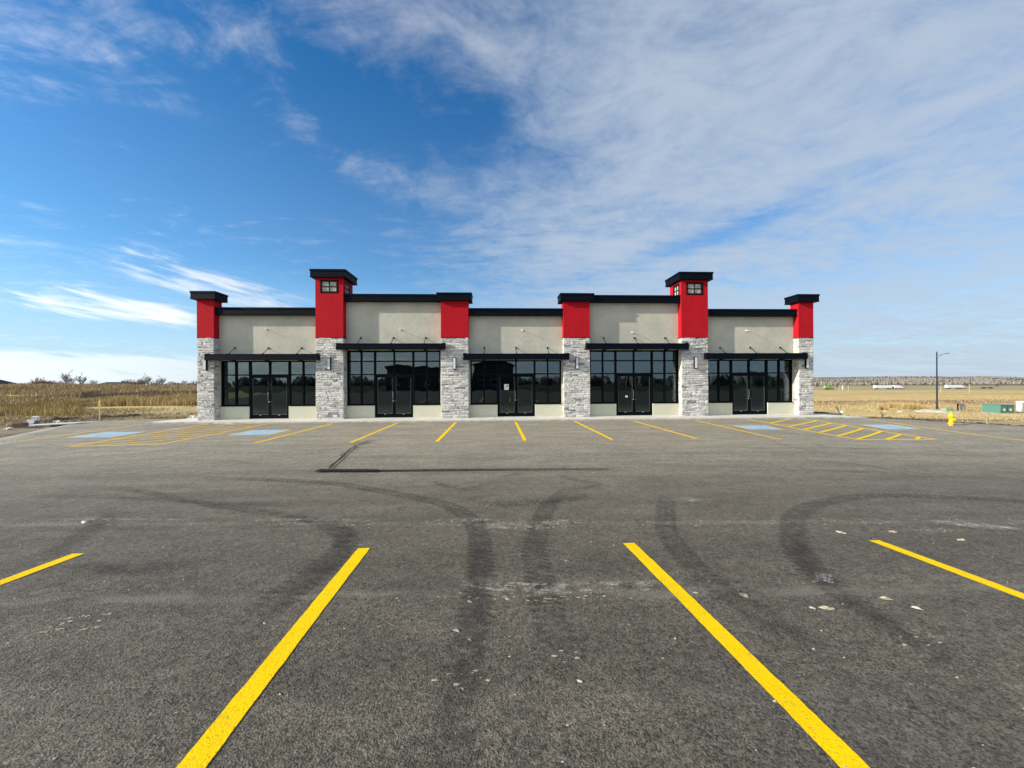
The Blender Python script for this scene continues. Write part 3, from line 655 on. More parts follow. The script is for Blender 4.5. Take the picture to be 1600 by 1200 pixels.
def stone_geo(b, kind, a0, a1, z0, z1, x0, x1, mi):
    g = .0025; off = random.uniform(-.012, .016); n = 3; V = []
    a0 += g; a1 -= g; z0 += g; z1 -= g; back = .035
    def P(a, z, o):
        if kind == 'f': return (a, -o, z)
        return (x0 + .012 - o * .7, a, z) if kind == 's0' else (x1 - .012 + o * .7, a, z)
    ring = [(a0, z0), (a0 + (a1 - a0) * .33, z0), (a0 + (a1 - a0) * .7, z0), (a1, z0), (a1, z1), (a0 + (a1 - a0) * .66, z1), (a0 + (a1 - a0) * .3, z1), (a0, z1)]
    out = [P(a + random.uniform(-.003, .003), z + random.uniform(-.003, .003), off - .006 + random.uniform(-.004, .004)) for a, z in ring]
    cz = (z0 + z1) / 2 + random.uniform(-.008, .008); iz = max(.006, (z1 - z0) * .24); ia = min(.02, (a1 - a0) * .2)
    inn = [P(a0 + ia, z0 + iz, off + random.uniform(-.002, .010)), P(a0 + (a1 - a0) * .5, z0 + iz, off + random.uniform(0, .014)), P(a1 - ia, z0 + iz, off + random.uniform(-.002, .010)),
           P(a1 - ia, z1 - iz, off + random.uniform(-.002, .010)), P(a0 + (a1 - a0) * .5, z1 - iz, off + random.uniform(0, .014)), P(a0 + ia, z1 - iz, off + random.uniform(-.002, .010))]
    bk = [P(a, z, -back) for a, z in ((a0, z0), (a1, z0), (a1, z1), (a0, z1))]
    i = len(b.v); b.v += out + inn + bk; o_ = i; n_ = i + 8; k_ = i + 14
    F = [(o_, o_ + 1, n_), (o_ + 1, n_ + 1, n_), (o_ + 1, o_ + 2, n_ + 1), (o_ + 2, n_ + 2, n_ + 1), (o_ + 2, o_ + 3, n_ + 2), (o_ + 3, o_ + 4, n_ + 3, n_ + 2), (o_ + 4, o_ + 5, n_ + 3), (o_ + 5, n_ + 4, n_ + 3),
         (o_ + 5, o_ + 6, n_ + 4), (o_ + 6, n_ + 5, n_ + 4), (o_ + 6, o_ + 7, n_ + 5), (o_ + 7, o_, n_, n_ + 5), (n_, n_ + 1, n_ + 4, n_ + 5), (n_ + 1, n_ + 2, n_ + 3, n_ + 4),
         (o_, o_ + 7, k_ + 3, k_), (o_ + 3, k_ + 1, k_ + 2, o_ + 4), (o_, k_, k_ + 1, o_ + 3, o_ + 2, o_ + 1), (o_ + 4, k_ + 2, k_ + 3, o_ + 7, o_ + 6, o_ + 5)]
    if kind == 's0': F = [tuple(reversed(f)) for f in F]
    b.f += F; b.m += [mi] * len(F)
def pick_tint():
    return random.choices((0, 1, 2, 3, 4), (34, 30, 20, 12, 4))[0]
loose = BMB()
for k, (x0, x1) in enumerate(cols_x):
    core_o, stones, _, _ = stone_pier(x0, x1, .52, k)
    fr = sorted([s for s in stones if s[0] == 'f'], key=lambda s: -(s[2] - s[1]) * (s[4] - s[3]))
    single = set(fr[:30 if k in (0, 5) else 60])
    for s in stones:
        mi = pick_tint()
        if s in single:
            b = BMB(); stone_geo(b, *s, x0, x1, 0); b.build('stone', STONES[mi], core_o)
        else: stone_geo(loose, *s, x0, x1, mi)
tag(loose.build('stone', STONES), None, None, None, 'stuff')

def coping(x0, x1, y0, y1, z0, z1, name='coping', lip=.022):
    """black metal fascia: body, projecting top lip and a bottom drip"""
    b = BMB(); b.box(x0 + lip, x1 - lip, y0 + lip, y1 - lip, z0 + .03, z1 - .085); b.box(x0, x1, y0, y1, z1 - .085, z1); b.box(x0 + .006, x1 - .006, y0 + .006, y1 - .006, z0, z0 + .03)
    return b.build(name, M_BLACK)
def red_box(x0, x1, y1, z1, window=False, inner=0):
    """red stucco pier top, hollowed for the tower windows"""
    b = BMB(); z0 = ZR
    if not window: b.box(x0, x1, -.004, y1, z0, z1)
    else:
        zl, zh = 6.12, 6.76; cx = (x0 + x1) / 2; a0, a1 = cx - .43, cx + .43; c0, c1 = .2, .85
        b.box(x0, x1, -.004, y1, z0, zl); b.box(x0, x1, -.004, y1, zh, z1)
        b.box(x0, a0, -.004, .2, zl, zh); b.box(a1, x1, -.004, .2, zl, zh); b.box(a0, a1, y1 - .12, y1, zl, zh)
        b.box(x0, x0 + .12, .85, y1, zl, zh); b.box(x1 - .12, x1, .85, y1, zl, zh)
        b.box(a0, a1, -.004, .12, zl - .0, zl + .004)
    # thin reveal strip at the foot
    o = b.build('red_pier_top', M_RED)
    if window: l_ = BMB(); l_.box(x0 + .121, x1 - .121, y1 - .16, y1 - .121, zl + .002, zh - .002); l_.box(x0 + .121, x1 - .121, .13, y1 - .161, zh - .02, zh - .003); l_.build('bounce_board', M_BOUNCE, o)  # white boards added inside the tower to bounce sunlight onto the panes
    s = BMB(); s.box(x0 - .004, x1 + .004, -.012, .36, z0 - .02, z0 + .012); s.build('base_trim', M_BLACK, o)
    return o
def tower_window(parent, x0, x1, y0, y1, z0, z1, axis, sgn=1):
    """four pale panes in a black frame, on the front (axis x) or the side (axis y) of a tower"""
    def bx(b, a, c, z, zz, d0, d1):
        if axis == 'x': b.box(a, c, y0 + d0, y0 + d1, z, zz)
        else:
            p, q = (x0 - sgn * d0, x0 - sgn * d1); b.box(min(p, q), max(p, q), a, c, z, zz)
    A0, A1 = (x0, x1) if axis == 'x' else (y0, y1); f = .075; mid = (A0 + A1) / 2; mz = (z0 + z1) / 2
    b = BMB(); bx(b, A0, A1, z0, z0 + f, -.02, .06); bx(b, A0, A1, z1 - f, z1, -.02, .06); bx(b, A0, A0 + f, z0 + f, z1 - f, -.02, .06); bx(b, A1 - f, A1, z0 + f, z1 - f, -.02, .06)
    bx(b, mid - .014, mid + .014, z0 + f, z1 - f, 0., .05); bx(b, A0 + f, mid - .014, mz - .014, mz + .014, 0., .05); bx(b, mid + .014, A1 - f, mz - .014, mz + .014, 0., .05)
    w_ = b.build('window', M_FRAME, parent if False else None)
    for p0, p1 in ((A0 + f, mid - .014), (mid + .014, A1 - f)):
        for q0, q1 in ((z0 + f, mz - .014), (mz + .014, z1 - f)):
            g = BMB(); bx(g, p0, p1, q0, q1, .03, .045); g.build('pane', M_PANEW, w_)
caps = [(6.15, .55), (7.24, 1.26), (6.14, .5), (6.14, .5), (7.24, 1.26), (6.15, .55)]
for k, ((x0, x1), (zt_, dep)) in enumerate(zip(cols_x, caps)):
    tower = k in (1, 4)
    o = red_box(x0, x1, dep, zt_ - .35, tower, 1 if k == 1 else -1)
    ov = .19
    coping(x0 - ov, x1 + ov, -ov, dep + ov, zt_ - .38, zt_, 'tower_cap' if tower else 'pier_cap')
    if tower:
        cx = (x0 + x1) / 2; tower_window(o, cx - .425, cx + .425, 0., 0, 6.125, 6.755, 'x')
        tower_window(o, x1, 0, .205, .845, 6.125, 6.755, 'y', 1); tower_window(o, x0, 0, .205, .845, 6.125, 6.755, 'y', -1)  # the outer side window, out of view, is added to let sun in

def bay(xa, xb, c, high):
    ztop = 5.80 if high else 5.12; zh = 3.36 if high else 2.86; zcap = 6.11 if high else 5.43
    # upper wall above the glazing, from pier to pier
    b = BMB(); b.box(xa - .25, xb + .25, YW, YW + .25, zh, ztop); b.build('upper_wall', M_BEIGE)
    coping(xa + .003, xb - .003, .06, .70, ztop - .04, zcap, 'parapet_fascia')
    eL, eR = c - 2.31, c + 2.31; dl, dr = c - .95, c + .95
    b = BMB(); b.box(xa - .02, eL, YW + .002, YW + .2, .62, zh); b.box(eR, xb + .02, YW + .002, YW + .2, .62, zh); b.build('window_jamb', M_BEIGE)
    for p, q in ((xa - .02, dl), (dr, xb + .02)):
        b = BMB(); b.box(p, q, YW + .004, YW + .22, -.02, .612); b.build('knee_wall', M_KNEE)
        b = BMB(); b.box(p + .02, q, YW - .012, YW + .12, .612, .640); b.build('window_sill', M_FRAME)
    # storefront: perimeter frame, then every mullion and pane
    fy0, fy1 = YW + .06, YW + .17
    rows = [2.16, 2.82] if high else [2.16]; head = zh - .06
    xsv = [c - 1.62, c - .95, c, c + .95, c + 1.62]
    b = BMB(); b.box(eL, eR, fy0, fy1, head, zh); b.box(eL, eL + .07, fy0, fy1, .64, head); b.box(eR - .07, eR, fy0, fy1, .64, head)
    b.box(eL + .07, dl, fy0, fy1, .64, .70); b.box(dr, eR - .07, fy0, fy1, .64, .70)
    fr = b.build('storefront_frame', M_FRAME)
    for x in xsv:
        hw = .035 if abs(x - c) > 1 or x == c else .045
        z0 = .70 if abs(x - c) > 1 else 2.19
        if abs(abs(x - c) - .95) < .01: z0 = -.0
        m_ = BMB(); m_.box(x - hw, x + hw, fy0 + .002, fy1 - .002, z0, head - .001); m_.build('mullion', M_FRAME, fr)
    xe = [eL + .07] + xsv + [eR - .07]
    def hwid(i): return .0 if i in (0, 6) else (.035 if i in (1, 3, 5) else .045)
    for i in range(6):
        p, q = xe[i] + hwid(i), xe[i + 1] - hwid(i + 1); door = i in (2, 3)
        for r_ in rows:
            m_ = BMB(); hh = .045 if (door and r_ < 2.5) else .028; m_.box(p, q, fy0 + .004, fy1 - .004, r_ - hh, r_ + .028); m_.build('transom', M_FRAME, fr)
        zs = [(.70 if not door else 2.0)] + rows + [head]
        for j, (a, b2) in enumerate(zip(zs, zs[1:])):
            if door and j == 0: continue
            a2 = a + (.028 if j else 0); b3 = b2 - (.028 if j < len(zs) - 2 else 0)
            g = BMB(); g.box(p, q, YG - .014, YG - .006, a2, b3); g.build('pane', M_GLASS, fr)
    # double door
    for sgn in (-1, 1):
        p, q = (dl + .045, c - .004) if sgn < 0 else (c + .004, dr - .045); fy = fy0 + .025
        b = BMB(); b.box(p, p + .085, fy, fy + .05, .012, 2.11); b.box(q - .085, q, fy, fy + .05, .012, 2.11); b.box(p + .085, q - .085, fy, fy + .05, .012, .20); b.box(p + .085, q - .085, fy, fy + .05, 2.01, 2.11)
        dr_ = b.build('door', M_FRAME)
        g = BMB(); g.box(p + .085, q - .085, fy + .02, fy + .028, .20, 2.01); g.build('door_pane', M_GLASS, dr_)
        g = BMB(); bd = .014; g.box(p + .085, q - .085, fy + .006, fy + .018, .20, .20 + bd); g.box(p + .085, p + .085 + bd * .6, fy + .006, fy + .018, .214, 2.0); g.box(q - .085 - bd * .6, q - .085, fy + .006, fy + .018, .214, 2.0)
        g.build('glazing_bead', M_ALUD, dr_)
        hx = q - .045 if sgn < 0 else p + .045
        g = BMB(); g.tube([(hx, fy - .005, .92), (hx, fy - .055, .94), (hx, fy - .065, 1.0), (hx, fy - .065, 1.22), (hx, fy - .055, 1.28), (hx, fy - .005, 1.30)], .013, 8); g.build('handle', M_FRAME if sgn > 0 else M_ALUD, dr_)
        g = BMB(); g.box(hx - .02, hx + .02, fy - .012, fy, .80, .87) if sgn < 0 else g.box(hx - .012, hx + .012, fy - .01, fy, .82, .845); g.build('lock', M_ALU, dr_)
        g = BMB(); xm = (p + q) / 2; g.box(xm - .04, xm + .04, fy - .012, fy - .001, .155, .185); g.build('door_stop_plate', M_ALU, dr_)
    b = BMB(); b.box(dl + .045, dr - .045, fy0 - .02, fy1, -.012, .008); b.build('threshold', M_ALUD)
    # canopy
    zc0, zc1 = (3.34, 3.62) if high else (2.84, 3.12); ca, cb = xa - .24, xb + .24; yf = -.30
    b = BMB(); b.box(ca, cb, yf, yf + .05, zc0, zc1); b.box(ca, ca + .05, yf + .05, -.045, zc0, zc1); b.box(cb - .05, cb, yf + .05, -.045, zc0, zc1)
    b.box(xa + .03, xa + .08, -.045, YW, zc0 + .02, zc1 - .02); b.box(xb - .08, xb - .03, -.045, YW, zc0 + .02, zc1 - .02)
    b.box(ca - .014, cb + .014, yf - .014, yf + .06, zc1, zc1 + .02); b.box(ca + .06, cb - .06, yf + .05, -.045, zc1 - .05, zc1 - .01); b.box(xa + .08, xb - .08, -.045, YW, zc1 - .052, zc1 - .012)
    for x in (ca, cb): b.box(min(x, x + (.12 if x == ca else -.12)), max(x, x + (.12 if x == ca else -.12)), yf + .07, -.03, zc1 + .0205, zc1 + .05)
    can = b.build('canopy', M_BLACK)
    b = BMB(); b.box(xa + .09, xb - .09, yf + .052, YW - .002, zc1 - .085, zc1 - .056); b.build('soffit', M_SOFFIT, can)
    for dx in (-1.6, 0, 1.6):
        x = c + dx
        b = BMB(); b.box(x - .05, x + .05, yf + .055, YW - .004, zc0 + .01, zc0 + .17); b.build('bracket', M_BLACK, can)
        b = BMB(); b.tube([(x, YW - .01, zc1 + .36), (x, -.12, zc1 + .03)], .014, 8); b.box(x - .035, x + .035, YW - .025, YW - .002, zc1 + .32, zc1 + .40); b.box(x - .03, x + .03, -.17, -.08, zc1 - .005, zc1 + .05)
        b.build('stay_rod', M_BLACK, can)
M_ALUD = mat('dark_anodised_metal', (.20, .23, .25), .35, .6)
for q in bays: bay(*q)
# sign wiring stub in the middle of each upper wall
for x, z in ((-11.27, 4.41), (-4.73, 4.39), (1.37, 4.37), (7.0, 4.26), (13.03, 4.36)):
    b = BMB(); b.tube([(x, YW - .002, z), (x, YW - .03, z)], .045, 10); b.tube([(x, YW - .03, z), (x + .02, YW - .16, z - .01), (x + .01, YW - .26, z - .03)], .011, 6); b.build('wiring_stub', M_WHITE)
for x in (-13.86, -8.05, -2.01, 4.07, 10.11, 15.93):
    b = BMB(); b.box(x - .075, x + .075, -.06, -.012, 2.38, 2.97); b.box(x - .075, x + .075, -.135, -.06, 2.38, 2.405); b.box(x - .075, x + .075, -.135, -.06, 2.945, 2.97); b.box(x + .06, x + .075, -.12, -.06, 2.405, 2.945); b.box(x - .075, x - .06, -.12, -.06, 2.405, 2.945)
    wl = b.build('wall_light', M_FRAME)
    b = BMB(); b.box(x - .058, x + .058, -.130, -.062, 2.407, 2.943); b.build('diffuser', M_DIFF, wl)
# shell, roof and inside
b = BMB(); b.box(-14.25, -14.0, .53, 14, -.1, 5.1); b.box(16.05, 16.3, .53, 14, -.1, 5.1); b.box(-14.0, 16.05, 13.75, 14, -.1, 5.1); b.build('side_wall', M_BEIGE)
b = BMB(); b.box(-14.0, 16.05, .75, 13.75, 4.85, 5.0); b.build('roof', M_ROOF)
for xa, xb in ((-7.4, -2.6), (4.7, 9.5)):                  # high parapets return back over the roof
    b = BMB(); b.box(xa + .05, xa + .2, .72, 1.3, 5.0, 5.75); b.box(xb - .2, xb - .05, .72, 1.3, 5.0, 5.75); b.build('parapet_return', M_BEIGE)
coping(-14.32, -13.97, .76, 14.07, 5.1, 5.43, 'side_coping'); coping(16.02, 16.37, .76, 14.07, 5.1, 5.43, 'side_coping')
b = BMB(); b.box(-14.0, 16.05, .62, 13.75, -.06, -.015); b.build('floor', M_FLOOR)
b = BMB(); b.box(-14.0, 16.05, 9.0, 9.15, -.015, 3.6); b.build('inside_back_wall', M_DRY)
b = BMB(); b.box(-14.0, 16.05, .62, 13.7, 3.7, 3.75); b.build('ceiling', M_DRY)
for x0, x1 in cols_x[1:-1]:
    b = BMB(); cx = (x0 + x1) / 2; b.box(cx - .08, cx + .08, .62, 9.0, -.015, 3.69); b.build('party_wall', M_DRY)
# things left inside and notices on the doors
n_ = MB(); n_.box(-.11, .11, -.004, .0, -.14, .14, 0); n_.poly([(-.07, -.0045, .02), (.09, -.0045, .02), (.09, -.0045, .10), (.02, -.0045, .07)], 1); n_.box(-.08, .08, -.0052, -.0045, -.03, -.022, 1); n_.box(-.08, .06, -.0052, -.0045, -.06, -.052, 1)
tag(n_.build('paper_notice', [mat('white_paper', (.8, .8, .78), .8), M_FRAME], None, loc=(.56, YW + .10, 1.50)), 'white paper notice with dark corner taped inside the middle shop door', 'notice')
n_ = MB(); n_.box(-.06, .06, -.003, 0, -.05, .05); tag(n_.build('door_sticker', bpy.data.materials['white_paper'], None, loc=(6.74, YW + .10, .98)), 'small blank white sticker on the door of the fourth shop', 'sticker')
def inner_box(x, y, sx, sy, sz, col, label, cat, name):
    b = MB(); b.box(-sx / 2, sx / 2, -sy / 2, sy / 2, 0, sz * .92); b.box(-sx / 2 - .01, sx / 2 + .01, -sy / 2 - .01, sy / 2 + .01, sz * .92, sz)
    return tag(b.build(name, mat(name + '_surface', col, .8, nz=.2), None, loc=(x, y, -.013)), label, cat)
inner_box(-2.98, .95, .18, .3, 1.02, (.5, .48, .42), 'pale upright board leaning inside the second shop window by the pier', 'board', 'leaning_board')
inner_box(14.6, 2.2, .9, .6, 1.15, (.55, .56, .54), 'white counter standing inside the right end shop window', 'counter', 'shop_counter')
inner_box(12.5, 5., .12, .8, 2.6, (.6, .6, .58), 'tall pale panel standing deep inside the right end shop', 'panel', 'standing_panel')
for x, z, lab, nm in ((-1.12, .70, 'small white plastic cup at the left of the middle shop window sill', 'plastic_cup'), (-.93, .70, 'pair of white tape rolls on the middle shop window sill', 'tape_roll'), (-.31, .70, 'single white cup beside the middle shop door frame', 'plastic_cup'),
                      (2.47, .70, 'white cup on the sill right of the middle shop door', 'plastic_cup'), (5.87, .70, 'white cup on the sill left of the fourth shop door', 'plastic_cup'), (8.22, .70, 'white cup on the sill right of the fourth shop door', 'plastic_cup'), (11.78, .70, 'crumpled white cloth on the sill left of the right end shop door', 'cloth')):
    b = MB(); 
    if nm == 'plastic_cup': b.lathe(0, 0, [(.028, 0), (.036, .09), (.038, .095), (.033, .095), (.026, .01)], 12)
    elif nm == 'tape_roll': b.lathe(-.05, 0, [(.02, 0), (.05, 0), (.05, .05), (.02, .05)], 14); b.lathe(.07, 0, [(.02, 0), (.045, 0), (.045, .05), (.02, .05)], 14)
    else:
        for k in range(5): b.lathe(-.14 + .07 * k, .01 * (k % 2), [(.05, 0), (.045, .02 + .012 * (k % 3)), (.01, .045)], 8)
    tag(b.build(nm, M_WHITE, None, loc=(x, YW + .21, z)), lab, nm.split('_')[-1])
b = BMB()
for xa, xb, c, h in bays: b.box(c - 2.3, c - .96, YW + .172, YW + .30, .62, .697); b.box(c + .96, c + 2.3, YW + .172, YW + .30, .62, .697)
b.build('inner_sill', M_DRY)

# ------------------------------------------------------------------ things on the right
M_HYD = mat('hydrant_yellow', (.85, .52, .01), .4, nz=.08, nscale=12.); M_HGREEN = mat('hydrant_cap_green', (.02, .10, .06), .4); M_DRED = mat('rusty_red_metal', (.25, .05, .03), .6)
def gz_(x, y): return ground_z(x, y)
def hydrant():
    x, y = 19.25, -3.62; z = gz_(x, y); root = tag(empty('fire_hydrant', (x, y, z - .05)), 'yellow fire hydrant with dark green side cap at the asphalt edge', 'hydrant')
    k = .80
    b = MB(); b.lathe(0, 0, [(.13 * k, -.02), (.13 * k, .03), (.095 * k, .035), (.09 * k, .10), (.125 * k, .105), (.125 * k, .14), (.092 * k, .145), (.092 * k, .40), (.12 * k, .405), (.12 * k, .43)], 24); b.build('barrel', M_HYD, root, True)
    b = MB(); b.lathe(0, 0, [(.118 * k, .432), (.118 * k, .455), (.105 * k, .46), (.10 * k, .50), (.075 * k, .55), (.03 * k, .575), (.028 * k, .60), (.022, .60)], 24); b.build('bonnet', M_HYD, root, True)
    b = MB(); b.tube([(0, 0, .598), (0, 0, .64)], .022, 5); b.build('operating_nut', M_HYD, root)
    for a, col, r_, nm in ((R(-15), M_HGREEN, .062, 'nozzle_cap'), (R(165), M_DRED, .045, 'nozzle_cap'), (R(-95), M_HYD, .07, 'pumper_cap')):
        dx, dy = math.cos(a), math.sin(a)
        b = MB(); b.tube([(dx * .05, dy * .05, .30), (dx * .118, dy * .118, .30)], r_ * .85, 14); b.build('nozzle', M_HYD, root, True)
        b = MB(); b.tube([(dx * .119, dy * .119, .30), (dx * .150, dy * .150, .30)], r_, 12); b.tube([(dx * .15, dy * .15, .30), (dx * .17, dy * .17, .30)], r_ * .35, 5); b.build(nm, col, root)
    for j in range(8):
        an = j * math.pi / 4; b = MB(); b.tube([(.108 * math.cos(an) * k, .108 * math.sin(an) * k, .395), (.108 * math.cos(an) * k, .108 * math.sin(an) * k, .47)], .008, 6); b.build('bolt', M_HYD, root)
hydrant()
def lamp():
    x, y = 64.7, 34.6; z = gz_(x, y); root = tag(empty('street_lamp', (x, y, z), 0), 'tall black street lamp with curved bracket arm, standing in the field', 'street lamp')
    H = 8.35; M_POLE = mat('black_pole_paint', (.012, .014, .02), .45)
    b = MB(); b.tube([(0, 0, 0), (0, 0, .5), (0, 0, .52), (0, 0, H)], [.13, .13, .10, .065], 12); b.build('pole', M_POLE, root, True)
    b = MB(); b.lathe(0, 0, [(.22, -.1), (.22, .06), (.15, .1), (.14, .4)], 12); b.build('base', M_POLE, root)
    b = MB(); b.tube([(0, 0, H), (0, 0, H + .18)], [.075, .03], 10); b.build('finial', M_POLE, root)
    arm = MB(); arm.tube([(.03, 0, H - .32), (.5, -.05, H - .33), (.9, -.1, H - .22), (1.15, -.12, H - .18)], .028, 8); arm.tube([(.06, 0, H - 1.0), (.18, -.02, H - .75), (.42, -.04, H - .5), (.75, -.08, H - .30)], .026, 8); arm.build('bracket_arm', M_ALUD, root)
    b = MB(); b.box(-.32, .32, -.12, .12, -.03, .03); b.box(-.22, .10, -.09, .09, .03, .075); o = b.build('lamp_head', M_ALUD, root, loc=(1.38, -.14, H - .15)); o.rotation_euler = (0, -.14, 0)
lamp()
def transformer():
    x, y = 63.5, 26.9; z = gz_(62.6, 26.0); M_G1 = mat('green_enamel', (.085, .20, .155), .45, .0, .3, nz=.06)
    root = tag(empty('transformer_box', (x, y, z)), 'green electrical transformer box with two white labels on its front', 'transformer box')
    b = MB(); b.box(-.9, .9, -.92, .92, -.02, .98); b.build('cabinet', M_G1, root); b = MB(); b.box(-.94, .94, -.96, .96, .981, 1.05); b.build('lid', M_G1, root)
    b = MB(); b.box(-1.0, 1.0, -1.02, 1.02, -.4, -.021); b.build('plinth', M_CONC, root)
    for dx in (-.42, .42): b = MB(); b.box(dx - .14, dx + .14, -.932, -.922, .30, .56); b.build('label_plate', M_WHITE, root)
    b = MB(); b.box(-.012, .012, -.930, -.921, .04, .96); b.build('door_seam', M_FRAME, root)
    for dx in (-.8, .8): b = MB(); b.box(dx - .03, dx + .03, -.935, -.921, .15, .25); b.build('hinge', M_FRAME, root)
    px_, py_ = 67.0, 27.3; root3 = tag(empty('vent_pipe', (px_, py_, gz_(px_, py_))), 'fat white vent pipe standing just right of the green transformer box', 'pipe')
    b = MB(); b.lathe(0, 0, [(.26, -.2), (.26, 1.18), (.24, 1.2)], 20); b.build('pipe_shaft', M_WHITE, root3, True)
    b = MB(); b.lathe(.10, 0, [(.30, 1.2), (.40, 1.24), (.36, 1.40), (.12, 1.46)], 20); b.build('cap', M_WHITE, root3, True)
transformer()
def post(name, x, y, h, r_, m, label, cat, square=False, z=None):
    b = MB()
    if square: b.box(-r_, r_, -r_ * .5, r_ * .5, -.1, h)
    else: b.tube([(0, 0, -.1), (0, 0, h * .97), (0, 0, h)], [r_, r_, r_ * .6], 8)
    return tag(b.build(name, m, None, loc=(x, y, gz_(x, y) if z is None else z)), label, cat)
M_WOOD = mat('raw_pale_timber', (.50, .38, .20), .85, nz=.2, nscale=14.); M_OW = mat('old_grey_timber', (.22, .17, .12), .9, nz=.2, nscale=9.)
M_RIB = mat('yellow_ribbon', (.75, .60, .12), .6)
# meter pedestals by the slab
rt_ = tag(empty('meter_pedestal', (64.4, 31.4, gz_(64.4, 31.4)), -.6), 'black and grey utility meter pedestals on posts beside the lamp', 'utility pedestal')
for dx, w_, h, m in ((-.35, .07, 1.0, M_FRAME), (.0, .2, 1.05, M_ALUD), (.35, .16, .85, M_OW)):
    b = MB(); b.box(dx - w_ / 2, dx + w_ / 2, -.12, .12, 0, h * .7); b.box(dx - w_ * .7, dx + w_ * .7, -.16, .16, h * .701, h); b.build('pedestal', m, rt_)
b = MB(); b.tube([(.0, 0, 1.06), (.0, 0, 1.4)], .03, 8); b.build('mast', M_ALU, rt_)
b = MB(); b.box(-.6, .6, -.3, .3, 0, .32); b.box(-.45, .45, -.22, .22, .321, .40); tag(b.build('cable_box', mat('faded_green_plastic', (.25, .38, .20), .6), None, loc=(62.4, 31.4, gz_(62.4, 31.4) - .03)), 'low faded green cable box left of the meter pedestals', 'cable box')
b = MB(); b.prism([(-1.9, -.7), (.9, -.9), (2.1, -.3), (1.8, .7), (-1.8, .7)], -.3, .20); b.prism([(-1.3, -.5), (.7, -.6), (.6, .4), (-1.2, .4)], .201, .34); tag(b.build('concrete_slab', M_CONCK, None, loc=(57.6, 29.0, gz_(57.6, 29.0))), 'pale concrete slab lying in the dirt under the black street lamp', 'slab').rotation_euler[2] = -.8
for k, (x, y, s, lab) in enumerate(((52.2, 30.3, .3, 'pale tilted rubble piece at the left end of the concrete slab'), (53.6, 29.6, .4, 'dark edged rubble slab just left of the concrete slab'), (45.5, 29.5, .30, 'white plastic bag lying in the field midway between building and lamp'), (48.0, 32.0, .2, 'small grey stone pile right of the white plastic bag'))):
    me = lump(s, s * .6, s * (.8 if k == 2 else .4), 40 + k); me.materials.append(M_WHITE if k == 2 else M_CONC); o = bpy.data.objects.new(('rubble_piece', 'rubble_piece', 'plastic_bag', 'stone_pile')[k], me); COL.objects.link(o); o.location = (x, y, gz_(x, y) + .05); tag(o, lab, ('rubble', 'rubble', 'bag', 'stones')[k])
post('survey_stake', 21.3, -3.3, .42, .014, M_WOOD, 'short thin yellow stake right of the hydrant', 'stake', True)
b = MB(); b.prism([(16.5, 1.15), (18.8, 1.0), (18.75, 3.1), (16.5, 3.3)], -.2, -.045); b.box(17.3, 18.3, 1.3, 1.7, -.044, .0, 1); tag(b.build('concrete_apron', [M_CONCK, M_FRAME]), 'grey concrete apron with a dark slot at the right end of the building', 'slab')
# dead weeds with bare stalks near the apron
def weed(x, y, h, n, label, z=None, seed=1, m=None):
    r2 = random.Random(seed); b = MB()
    for k in range(n):
        a = r2.uniform(0, 6.28); ln = r2.uniform(.2, .55); hh = h * r2.uniform(.5, 1); p0 = (0, 0, 0); p1 = (math.cos(a) * ln * .35 * h, math.sin(a) * ln * .35 * h, hh * .6); p2 = (math.cos(a) * ln * h, math.sin(a) * ln * h, hh)
        b.tube([p0, p1, p2], [.012, .009, .004], 4, cap=False)
        for j in range(3):
            t = r2.uniform(.4, .95); q = Vector(p1).lerp(Vector(p2), t); a2 = r2.uniform(0, 6.28); b.tube([tuple(q), (q.x + math.cos(a2) * .10 * h, q.y + math.sin(a2) * .10 * h, q.z + .14 * h)], [.006, .003], 3, cap=False)
    return tag(b.build('dead_weed', m or M_TWIG, None, loc=(x, y, gz_(x, y) if z is None else z)), label, 'weed', 'dead weeds at the edge of the lot')
M_TWIG = mat('dark_dry_twig', (.06, .045, .035), .95)
M_TWIG2 = mat('grey_bare_twig', (.20, .18, .165), .95, nz=.2, nscale=.5)
weed(18.95, 1.3, .55, 7, 'tallest dark dead weed at the corner of the grey apron', seed=3); weed(18.1, 2.6, .45, 4, 'thin dark weed stalk behind the grey apron', z=-.04, seed=4)
weed(19.4, -.6, .30, 6, 'low sprawling dead weed where the pavement tapers off', seed=5); weed(20.2, -1.3, .22, 6, 'flattened dead weed between pavement tip and hydrant', seed=6); weed(21.4, 1.8, .3, 5, 'small twiggy weed in the dirt behind the pavement tip', seed=8)
# cracked dark edge of clods on the right
def windrow(name, pts, wd, ht, m, label, seed):
    V = []; F = []; n = 12; P = [Vector(p) for p in pts]; fine = []
    for a, c in zip(P, P[1:]):
        q = max(2, int((c - a).length / .12)); fine += [a.lerp(c, k / q) for k in range(q)]
    fine.append(P[-1]); N = len(fine)
    for k, p in enumerate(fine):
        t = (fine[min(k + 1, N - 1)] - fine[max(k - 1, 0)]).normalized(); nn = Vector((-t.y, t.x)); tp = min(1, 6 * min(k, N - 1 - k) / N)
        for j in range(n):
            s = j / (n - 1) * 2 - 1; q = p + nn * s * wd / 2; f = noise.noise(Vector((q.x * 2.2, q.y * 2.2, seed))); f2 = noise.noise(Vector((q.x * 7, q.y * 7, seed)))
            h = ht * tp * (1 - s * s) * (.75 + .9 * f) + .10 * f2 * tp * (1 - s * s) - .03; V.append((q.x, q.y, ground_z(q.x, q.y) + h))
    for k in range(N - 1):
        for j in range(n - 1): F.append((k * n + j, k * n + j + 1, (k + 1) * n + j + 1, (k + 1) * n + j))
    o = bpy.data.objects.new(name, np_mesh(name, V, F, [m], k=4)); COL.objects.link(o); return tag(o, label, 'earth bank')
